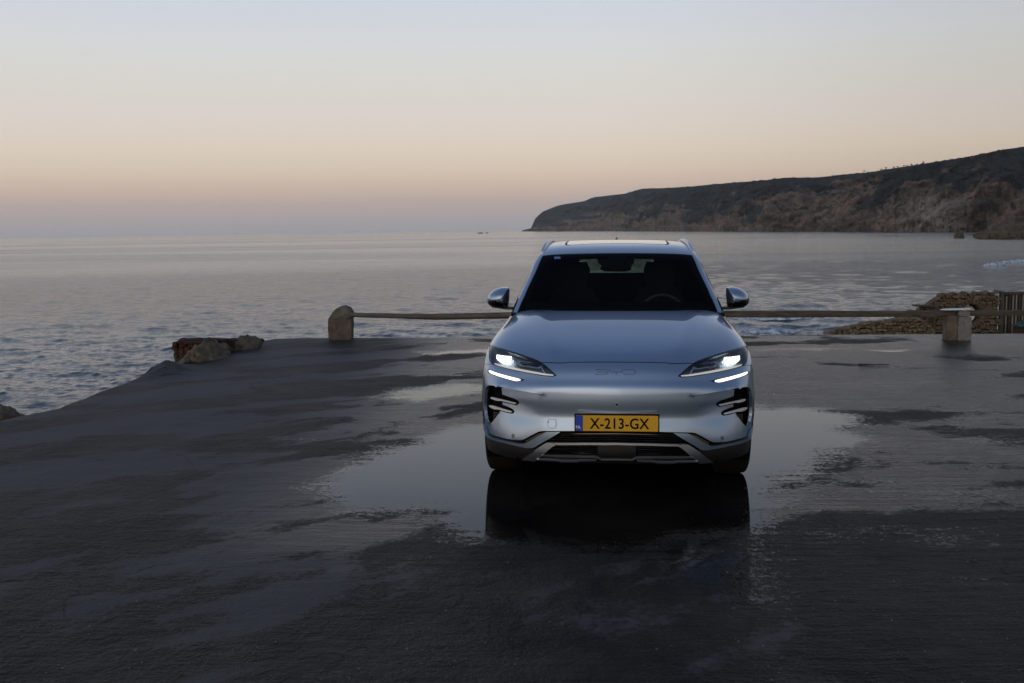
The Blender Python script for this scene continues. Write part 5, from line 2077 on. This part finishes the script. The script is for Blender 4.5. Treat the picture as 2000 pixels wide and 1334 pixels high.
panel("window_frame", [(1.50, 0.0), (1.50, 1.0), (4.42, 1.0), (4.42, 0.0)], m_gblack, car, GS,
      holes=[[(1.56, .02), (1.56, .90), (2.60, .90), (2.60, .02)], [(2.68, .02), (2.68, .90), (3.44, .90), (3.44, .02)], [(3.50, .02), (3.50, .90), (4.10, .90), (4.10, .02)]],
      step=.04, thick=.008, mirror=True, sv=.4)
# filler between wing top, belt and pillar foot
fp = FR.at(np.array([(.006, -.78), (.006, -.86), (.006, -.93), (.006, -1.0)]))
fb = belt_c(np.array([1.56, 1.64]))
ft = TP.at(np.array([(0.0, -.94), (0.0, -1.0), (.12, -1.0)]))
for sg in (1, -1):
    V = [(sg * p[0], p[1], p[2] - .002) for p in list(fp) + list(fb) + list(ft)]
    F = [(0, 1, 6, 5 + 0) if False else (0, 1, 6), (0, 6, 5 + 1), (1, 2, 4, 6), (2, 3, 5, 4), (4, 5, 8), (6, 4, 8, 7)]
    F = [(0, 1, 7, 6), (1, 2, 4, 7), (2, 3, 5, 4), (7, 4, 5, 8)]
    if sg == -1:
        F = [f[::-1] for f in F]
    mesh_obj("pillar_foot", V, F, m_paint, car, smooth=True)

# ---- windscreen, pillars, roof, tailgate
WS = [(1204, 607.6), (1011.5, 608), (1026, 576), (1042, 541), (1053, 516), (1062.5, 495.8), (1130, 495.0), (1204, 494.6)]
WSuv = to_uv(TP, WS)
WSuv[0] = (.02, 0.0)
WSuv[-1] = (WSuv[-1][0], 0.0)
wl = [(.02, 0.0), (.02, -.5), (.02, WSuv[1][1])] + WSuv[2:]
windscreen = panel("windscreen", half_to_full(wl), m_wind, car, TP, step=.04, offset=-.002, thick=.004, sv=.65)
# black ceramic border inside the glass
uT = WSuv[-1][0]
inn = half_to_full([(.16, 0.0), (.16, -.6), (.16, WSuv[1][1] + .075), (uT - .22, WSuv[4][1] + .06), (uT - .06, WSuv[5][1] + .07), (uT - .05, -.3), (uT - .05, -.105), (uT - .20, -.085), (uT - .20, 0.0)])
band = panel("windscreen_border", half_to_full(wl), m_vblack, windscreen, TP, holes=[inn], step=.03, offset=-.008, thick=.0, sv=.65)
uR0 = uT + .004
u_roof_end = UT[9]
pil = [(0.0, -1.0), (0.0, WSuv[1][1] - .006)] + [(u, v - .006) for (u, v) in WSuv[2:6]] + [(uR0, WSuv[5][1] - .004), (uR0, -1.0)]
panel("windscreen_pillar", pil, m_paint, car, TP, step=.02, thick=.02, sv=.65, mirror=True)
SR = [(1204, 476.0), (1160, 476.6), (1125, 478.4), (1109, 479.4), (1104.5, 478.6), (1103.4, 476.4)]
SRuv = to_uv(TP, SR)
sr_half = [(SRuv[0][0], 0.0)] + SRuv[1:] + [(SRuv[-1][0] + .5, SRuv[-1][1]), (UT[8] - .1, SRuv[-1][1] + .02), (UT[8], SRuv[-1][1] + .08), (UT[8], 0.0)]
sun_out = half_to_full(sr_half)
shrink = lambda q, a, b2: [(u + (a if u < UT[6] else -a), v * b2) for (u, v) in q]
roof_half = [(uR0, 0.0), (uR0, -1.0)] + [(u, -1.0) for u in np.linspace(uR0 + .1, u_roof_end, 10)] + [(u_roof_end, 0.0)]
roof = panel("roof", half_to_full(roof_half), m_paint, car, TP, holes=[sun_out], step=.03, thick=.01, sv=.65)
sr_in = shrink(sun_out, .02, .965)
panel("sunroof_seal", sun_out, m_vblack, roof, TP, holes=[sr_in], step=.03, offset=-.006, thick=0, sv=.65)
panel("sunroof", sr_in, m_roofg, car, TP, step=.04, offset=.001, thick=.006, sv=.65)
rw = half_to_full([(u_roof_end + .05, 0.0), (u_roof_end + .05, -.60), (UT[11] - .02, -.66), (UT[11] - .02, 0.0)])
panel("rear_window", rw, m_rear, car, TP, step=.05, thick=.004, sv=.65)
tg = half_to_full([(u_roof_end + .003, 0.0), (u_roof_end + .003, -1.0), (UT[-1], -1.0), (UT[-1], 0.0)])
panel("tailgate", tg, m_paint, car, TP, holes=[rw], step=.05, thick=.01, sv=.65)
# rear end below the window
uu_ = np.linspace(-1, 1, 31)
zz_ = np.array([1.06, .95, .8, .65, .5, .38, .27])
RX = np.array([[float(W(4.70, z)) * u for u in uu_] for z in zz_])
RY = np.array([[4.785 - .02 * abs(z - .6) - .09 * abs(u) ** 6 for u in uu_] for z in zz_])
RY[0] -= .05
RZ = np.array([[z for u in uu_] for z in zz_])
grid_obj("rear_body", RX, RY, RZ, m_paint, car)
tl = grid_obj("tail_light", RX[1:3] * .98, RY[1:3] + .012, RZ[1:3] * .96 + .02, material("tail_lamp_red", (.25, .005, .005), .15, coat=1), car)

# ---- roof rails
for sg in (-1, 1):
    V, F = [], []
    ysr = np.linspace(2.30, 4.15, 40)
    prof_ = [(-.017, -.012), (-.016, .006), (-.006, .014), (.008, .013), (.015, .004), (.017, -.012)]
    for y in ysr:
        e_ = up_c(np.array([y]))[0]
        lift = .020 * ss(np.array(y), 2.30, 2.62) * (1 - ss(np.array(y), 3.9, 4.15))
        for (a, c_) in prof_:
            V.append((sg * (abs(e_[0]) - .022 + a), y, e_[2] + .016 + c_ + float(lift)))
    m_ = len(prof_)
    F = [(i * m_ + k, i * m_ + (k + 1) % m_, (i + 1) * m_ + (k + 1) % m_, (i + 1) * m_ + k) for i in range(len(ysr) - 1) for k in range(m_)]
    F += [tuple(range(m_ - 1, -1, -1)), tuple((len(ysr) - 1) * m_ + k for k in range(m_))]
    if sg == -1:
        pass
    o_ = mesh_obj("roof_rail", V, F, m_railm, car, smooth=True)
    o_.data.set_sharp_from_angle(angle=rad(50))
# small aerial
a_ = at_depth(1203.6, 467.5, 4.25)
V, F = [], []
for k_, (dz, hw_, hl_) in enumerate(((-.06, .022, .09), (.0, .018, .07), (.022, .011, .04), (.034, .006, .02))):
    for (sx_, sy_) in ((-1, -1), (1, -1), (1, 1), (-1, 1)):
        V.append((sx_ * hw_, a_.y + sy_ * hl_ + k_ * .012, a_.z + dz - .012))
for k_ in range(3):
    F += [(k_ * 4 + i, k_ * 4 + (i + 1) % 4, k_ * 4 + 4 + (i + 1) % 4, k_ * 4 + 4 + i) for i in range(4)]
F += [(12, 13, 14, 15)]
mesh_obj("aerial_fin", V, F, m_gblack, car, smooth=True)

# ---- underbody, wheel housings, firewall
mesh_obj("underbody", *box_mesh(-.62, .62, .34, 4.55, .20, .44), m_vblack, car)
mesh_obj("underbody", *box_mesh(-.86, .86, 1.42, 3.24, .22, .44), m_vblack, car)
mesh_obj("firewall", *box_mesh(-.80, .80, 1.44, 1.46, .40, .96), m_vblack, car)
mesh_obj("chin_tray", *box_mesh(-.66, .66, .20, .5, .235, .26), m_vblack, car)
for cy in (AX_F, AX_R):
    for sg in (-1, 1):
        V, F = [], []
        aa = np.linspace(-.15 * math.pi, 1.15 * math.pi, 20)
        for a in aa:
            for x in (.58, .90):
                V.append((sg * x, cy - .43 * math.cos(a), WR + .43 * math.sin(a)))
        F = [(2 * i, 2 * i + 2, 2 * i + 3, 2 * i + 1) for i in range(len(aa) - 1)]
        F.append(tuple(range(0, 2 * len(aa), 2)))
        mesh_obj("wheel_housing", V, F, m_vblack, car)


# ---- wheels
def wheel(cx, cy, sg):
    # tyre
    prof_ = [(-.112, .250), (-.118, .285), (-.1175, .325), (-.108, .348), (-.095, .358), (-.06, .3635), (0, .365), (.06, .3635), (.095, .358), (.108, .348), (.1175, .325), (.118, .285), (.112, .250)]
    V, F = [], []
    nseg = 72
    for k in range(nseg):
        a = k * 2 * math.pi / nseg
        for i, (x, r_) in enumerate(prof_):
            rr_ = r_
            if i in (3, 9):
                rr_ -= .007 * (k % 2)
            if i in (4, 8) and k % 2:
                rr_ -= .006
            V.append((x, -rr_ * math.cos(a), rr_ * math.sin(a)))
    m_ = len(prof_)
    for k in range(nseg):
        for i in range(m_ - 1):
            F.append((k * m_ + i, k * m_ + i + 1, ((k + 1) % nseg) * m_ + i + 1, ((k + 1) % nseg) * m_ + i))
    w = empty("wheel")
    w.parent = car
    w.location = (cx, cy, WR)
    o_ = mesh_obj("tyre", V, F, m_rubber, w, smooth=True)
    o_.data.set_sharp_from_angle(angle=rad(30))
    bm = bmesh.new()
    # rim barrel, spokes
    R0 = [(.1 * sg, .252), (.02 * sg, .235), (-.1 * sg, .245)]
    rings = []
    for (x, r_) in R0:
        rings.append([bm.verts.new((x, r_ * math.cos(a), r_ * math.sin(a))) for a in np.linspace(0, 2 * math.pi, 41)[:-1]])
    for i in range(2):
        for k in range(40):
            bm.faces.new((rings[i][k], rings[i][(k + 1) % 40], rings[i + 1][(k + 1) % 40], rings[i + 1][k]))
    for s_ in range(10):
        a = s_ * math.pi / 5 + (.12 if s_ % 2 else -.12)
        ca, sa = math.cos(a), math.sin(a)
        pts_ = []
        for (r_, hw_, x) in ((.05, .024, .075), (.245, .016, .10)):
            for s2 in (-1, 1):
                pts_.append((x * sg, r_, s2 * hw_))
                pts_.append(((x - .03) * sg, r_, s2 * hw_))
        vs3 = [bm.verts.new((x, r_ * ca - h_ * sa, r_ * sa + h_ * ca)) for (x, r_, h_) in pts_]
        for f in ((0, 2, 6, 4), (1, 5, 7, 3), (0, 4, 5, 1), (2, 3, 7, 6)):
            bm.faces.new([vs3[i] for i in f])
    hub = [bm.verts.new((.08 * sg, .06 * math.cos(a), .06 * math.sin(a))) for a in np.linspace(0, 2 * math.pi, 21)[:-1]]
    bm.faces.new(hub)
    bmesh.ops.recalc_face_normals(bm, faces=bm.faces)
    me = bpy.data.meshes.new("rim")
    bm.to_mesh(me)
    bm.free()
    me.materials.append(m_satin)
    r__ = bpy.data.objects.new("rim", me)
    col.objects.link(r__)
    r__.parent = w
    V = [(-.02 * sg, .16 * math.cos(a), .16 * math.sin(a)) for a in np.linspace(0, 2 * math.pi, 33)[:-1]] + [(-.045 * sg, .16 * math.cos(a), .16 * math.sin(a)) for a in np.linspace(0, 2 * math.pi, 33)[:-1]]
    F = [tuple(range(32)), tuple(range(63, 31, -1))] + [(k, (k + 1) % 32, 32 + (k + 1) % 32, 32 + k) for k in range(32)]
    mesh_obj("brake_disc", V, F, m_darksatin, w)
    return w


for cy in (AX_F, AX_R):
    for sg in (-1, 1):
        wheel(sg * .808, cy, sg)


# ---- door mirrors
def mirror(sg):
    root = empty("door_mirror")
    root.parent = car
    yb = 1.86
    out = [(994.2, 562.8), (987.5, 561.0), (981, 561.0), (973, 562.6), (965, 566), (959, 570.4), (954.6, 575.4), (952.2, 580.4), (951.4, 585.4), (951.6, 590), (953.4, 594.6), (958, 598.4),
           (964, 600.2), (974, 601.2), (984, 602), (991, 602.4), (992.6, 592), (994.0, 578)]
    P_ = [at_depth(x, y, yb) for (x, y) in out]
    pts_ = densify(round_poly([(p.x, p.z) for p in P_], 2), .010)
    n = len(pts_)
    cx = sum(p[0] for p in pts_) / n
    cz = sum(p[1] for p in pts_) / n
    split = at_depth(960, 585.5, yb).z
    zs = lambda x: np.interp(x, [at_depth(951, 585, yb).x, at_depth(972, 588, yb).x, at_depth(975, 590, yb).x, at_depth(992, 594.5, yb).x],
                             [at_depth(951, 585, yb).z, at_depth(972, 588, yb).z, at_depth(975, 590.6, yb).z, at_depth(992, 594.5, yb).z])
    V, F, MI = [], [], []
    rings = [(1.0, .055), (1.0, .02)] + [(max(.03, math.cos(a) ** .9), .02 - .145 * math.sin(a)) for a in np.linspace(.16, math.pi / 2, 15)]
    for (s_, dy_) in rings:
        for (x, z) in pts_:
            ox = cx + .028 * (1 - s_)
            V.append((ox + (x - cx) * s_, yb + dy_, cz + .004 * (1 - s_) + (z - cz) * s_))
    for r_ in range(len(rings) - 1):
        for k in range(n):
            a, b2 = r_ * n + k, r_ * n + (k + 1) % n
            F.append((a, a + n, b2 + n, b2))
    F.append(tuple((len(rings) - 1) * n + k for k in range(n)))
    F.append(tuple(range(n))[::-1])
    up_f, lo_f = [], []
    for f in F[:-1]:
        mx_ = sum(V[i][0] for i in f) / len(f)
        mz_ = sum(V[i][2] for i in f) / len(f)
        (up_f if mz_ > zs(mx_) + .012 else lo_f).append(f)

    def emit(nm, fs, mat, push=0.0):
        VV = [(x * (-sg), y - push, z) for (x, y, z) in V] if sg == 1 else [(x, y - push, z) for (x, y, z) in V]
        used = sorted({i for f in fs for i in f})
        rm = {i: k for k, i in enumerate(used)}
        FF = [[rm[i] for i in f] for f in fs]
        if sg == 1:
            FF = [f[::-1] for f in FF]
        o_ = mesh_obj(nm, [VV[i] for i in used], FF, mat, root, smooth=True)
        bm = bmesh.new()
        bm.from_mesh(o_.data)
        bmesh.ops.recalc_face_normals(bm, faces=bm.faces)
        bm.to_mesh(o_.data)
        bm.free()
        o_.data.set_sharp_from_angle(angle=rad(50))
        return o_
    emit("mirror_shell", up_f, m_paint)
    emit("mirror_base", lo_f, m_gblack)
    # mirror glass on the rear
    V2 = [((cx + (x - cx) * .9) * (-sg if sg == 1 else 1), yb + .057, cz + (z - cz) * .86 + .004) for (x, z) in pts_]
    mesh_obj("mirror_glass", V2, [tuple(range(n))], m_chrome, root)
    # arm
    A = [at_depth(x, y, yb - .04) for (x, y) in ((962, 597.6), (990, 599.6), (1004.5, 600.0), (1004.5, 605.2), (985, 604.2), (960, 600.6))]
    V3 = [(p.x * (-1 if sg == 1 else 1), p.y + dy_, p.z) for dy_ in (0, .07) for p in A]
    F3 = [tuple(range(6)), tuple(range(11, 5, -1))] + [(k, 6 + k, 6 + (k + 1) % 6, (k + 1) % 6) for k in range(6)]
    if sg == 1:
        F3 = [f[::-1] for f in F3]
    mesh_obj("mirror_arm", V3, F3, m_tblack, root)
    # amber-clear indicator line
    B = [at_depth(x, y, yb - .02) for (x, y) in ((951.2, 584.2), (958, 585.2), (972, 587.6), (975.5, 589.4), (975, 590.4), (971, 588.6), (958, 586.2), (951.3, 585.4))]
    V4 = [(p.x * (-1 if sg == 1 else 1), p.y - .072 + .05 * max(0, (-.955 - p.x)) * 10 + dy_, p.z) for dy_ in (0, .02) for p in B]
    F4 = [tuple(range(8)), tuple(range(15, 7, -1))] + [(k, 8 + k, 8 + (k + 1) % 8, (k + 1) % 8) for k in range(8)]
    mesh_obj("mirror_indicator", V4, F4, m_darksatin, root)
    return root


mirror(-1)
mirror(1)

# ---- cabin
def cabin_shape(name, outline, y0, y1, mat, par=None, r=.02):
    n = len(outline)
    V = [(x, y0 + r, z) for (x, z) in outline]
    cx = sum(p[0] for p in outline) / n
    cz = sum(p[1] for p in outline) / n
    V += [(cx + (x - cx) * .94, y0, cz + (z - cz) * .96) for (x, z) in outline]
    V += [(x, y1, z) for (x, z) in outline]
    F = [tuple(n + k for k in range(n)), tuple(2 * n + k for k in range(n))[::-1]]
    F += [(k, n + k, n + (k + 1) % n, (k + 1) % n) for k in range(n)] + [(k, (k + 1) % n, 2 * n + (k + 1) % n, 2 * n + k) for k in range(n)]
    o_ = mesh_obj(name, V, F, mat, par or car, smooth=True)
    o_.data.set_sharp_from_angle(angle=rad(60))
    return o_


for sg in (-1, 1):
    cxs = sg * .37
    back = [(cxs - .25, .62), (cxs + .25, .62), (cxs + .255, .9), (cxs + .235, 1.12), (cxs + .17, 1.24), (cxs + .11, 1.27)]
    back += [(cxs + .125, 1.30), (cxs + .135, 1.40), (cxs + .11, 1.465), (cxs - .11, 1.465), (cxs - .135, 1.40), (cxs - .125, 1.30)]
    back += [(cxs - .11, 1.27), (cxs - .17, 1.24), (cxs - .235, 1.12), (cxs - .255, .9)]
    cabin_shape("seat", back, 2.62, 2.76, m_fabric)
    cabin_shape("seat_cushion", [(cxs - .25, .45), (cxs + .25, .45), (cxs + .25, .62), (cxs - .25, .62)], 2.1, 2.7, m_fabric)
rb = [(-.70, .5), (.70, .5), (.72, 1.24), (.66, 1.315), (.40, 1.33), (-.40, 1.33), (-.66, 1.315), (-.72, 1.24)]
cabin_shape("rear_seat", [p for p in rb], 3.62, 3.76, m_fabric)
for sg in (-1, 1):  # added black panels stop light leaking in through the open rear corners
    q_ = [(.70 * sg, .5), (.87 * sg, .5), (.86 * sg, 1.08), (.75 * sg, 1.36), (.68 * sg, 1.44), (.60 * sg, 1.44)]
    mesh_obj("leak_blocker", [(x, y, z) for y in (3.60, 3.63) for (x, z) in q_], [tuple(range(6)), tuple(range(11, 5, -1))] + [(k, 6 + k, 6 + (k + 1) % 6, (k + 1) % 6) for k in range(6)], m_vblack, car)
    q_ = [(.50 * sg, 1.05), (.86 * sg, 1.05), (.80 * sg, 1.18), (.64 * sg, 1.49), (.56 * sg, 1.53), (.47 * sg, 1.40)]
    mesh_obj("leak_blocker", [(x, y, z) for y in (4.10, 4.13) for (x, z) in q_], [tuple(range(6)), tuple(range(11, 5, -1))] + [(k, 6 + k, 6 + (k + 1) % 6, (k + 1) % 6) for k in range(6)], m_vblack, car)
cabin_shape("dashboard", [(-.74, .6), (.74, .6), (.74, 1.03), (.66, 1.075), (.22, 1.085), (-.22, 1.075), (-.66, 1.065), (-.74, 1.03)], 1.60, 1.95, m_fabric)
mesh_obj("cabin_floor", *box_mesh(-.78, .78, 1.6, 4.5, .40, .45), m_vblack, car)
mesh_obj("parcel_shelf", *box_mesh(-.62, .62, 3.8, 4.5, 1.06, 1.09), m_vblack, car)
# headliner under the roof sheet
iu = np.linspace(int(260 * uR0 / UT[-1]), int(260 * UT[9] / UT[-1]) - 2, 24).astype(int)
iv = np.linspace(4, 196, 24).astype(int)
HLG = TP.G[np.ix_(iu, iv)] - np.array([0, 0, .045])
grid_obj("headliner", HLG[..., 0] * .97, HLG[..., 1], HLG[..., 2], m_vblack, car)
# steering wheel (right in the picture)
R_, r_ = .185, .014
V, F = [], []
tiltm = Matrix.Translation((.37, 1.99, 1.045)) @ Matrix.Rotation(rad(66), 4, 'X')
for i in range(40):
    a = i * 2 * math.pi / 40
    for k in range(8):
        b2 = k * 2 * math.pi / 8
        V.append(tuple(tiltm @ Vector(((R_ + r_ * math.cos(b2)) * math.cos(a), (R_ + r_ * math.cos(b2)) * math.sin(a), r_ * math.sin(b2)))))
F = [(i * 8 + k, i * 8 + (k + 1) % 8, ((i + 1) % 40) * 8 + (k + 1) % 8, ((i + 1) % 40) * 8 + k) for i in range(40) for k in range(8)]
sw = mesh_obj("steering_wheel", V, F, material("wheel_leather", (.05, .045, .04), .5), car, smooth=True)
V, F = [], []
for (x0, x1, y0, y1) in ((-.17, .17, -.025, .025), (-.05, .05, -.06, .06)):
    n0 = len(V)
    for z in (-.012, .012):
        for (x, y) in ((x0, y0), (x1, y0), (x1, y1), (x0, y1)):
            V.append(tuple(tiltm @ Vector((x, y, z))))
    F += [tuple(n0 + i for i in f) for f in ((0, 3, 2, 1), (4, 5, 6, 7), (0, 1, 5, 4), (1, 2, 6, 5), (2, 3, 7, 6), (3, 0, 4, 7))]
mesh_obj("spokes", V, F, m_fabric, sw)
# rear-view mirror and sensor pod
pr = [at_depth(x, y, 2.16) for (x, y) in ((1169, 498), (1232, 497), (1240, 503), (1238, 514), (1230, 522), (1205, 525), (1180, 523), (1168, 514), (1166, 503))]
cabin_shape("sensor_pod", [(p.x, p.z) for p in pr], 2.16, 2.24, m_fabric)
pr = [at_depth(x, y, 2.22) for (x, y) in ((1176, 517), (1228, 516), (1234, 520), (1232, 528), (1224, 531), (1182, 531), (1172, 526))]
cabin_shape("rear_view_mirror", [(p.x, p.z) for p in pr], 2.25, 2.28, m_gblack)
# sticker at the top corner of the glass
st = to_uv(TP, [(1082, 501.5), (1094, 501.2), (1095, 505.5), (1083, 506)])
panel("windscreen_sticker", st, material("sticker_blue", (.10, .16, .34), .5), windscreen, TP, step=.02, offset=.0005, thick=.0, sv=.65)

# wipers lying at the base of the screen
for (xa, xb) in ((-.62, .02), (.02, .62)):
    V, F = [], []
    for i in range(14):
        f = i / 13
        x = xa + (xb - xa) * f
        uvq = np.array([[.045 + .02 * math.sin(f * 3.1), x / .80]])
        p = TP.at(uvq)[0] + TP.normal(uvq)[0] * .006 - np.array([0, .03, .012])
        for (a, c_) in ((-.008, 0), (0, .010), (.008, 0)):
            V.append((p[0], p[1] + a, p[2] + c_))
    F = [(i * 3 + k, i * 3 + k + 1, i * 3 + 4 + k, i * 3 + 3 + k) for i in range(13) for k in range(2)]
    mesh_obj("wiper", V, F, m_vblack, car)

# the whole car takes its place on the lot
car.matrix_world = CAR_M

# ------------------------------------------------------------------ settle everything that stands on the lot onto its slope
bpy.context.view_layer.update()
for o in LOT_OBJS:
    o.matrix_world = LOT @ o.matrix_world
bpy.context.view_layer.update()

# ------------------------------------------------------------------ thin sea haze
m_haze = bpy.data.materials.new("sea_haze")
m_haze.use_nodes = True
t = m_haze.node_tree
t.nodes.clear()
pv = t.nodes.new("ShaderNodeVolumePrincipled")
pv.inputs["Color"].default_value = (.86, .93, .98, 1)
pv.inputs["Density"].default_value = 3.2e-5
om = t.nodes.new("ShaderNodeOutputMaterial")
t.links.new(pv.outputs[0], om.inputs["Volume"])
V, F = box_mesh(-16000, 16000, -16000, 16000, -16, 420)
hz_o = mesh_obj("haze", V, F, m_haze)
tag(hz_o, "thin pale sea haze over the bay", kind="stuff")
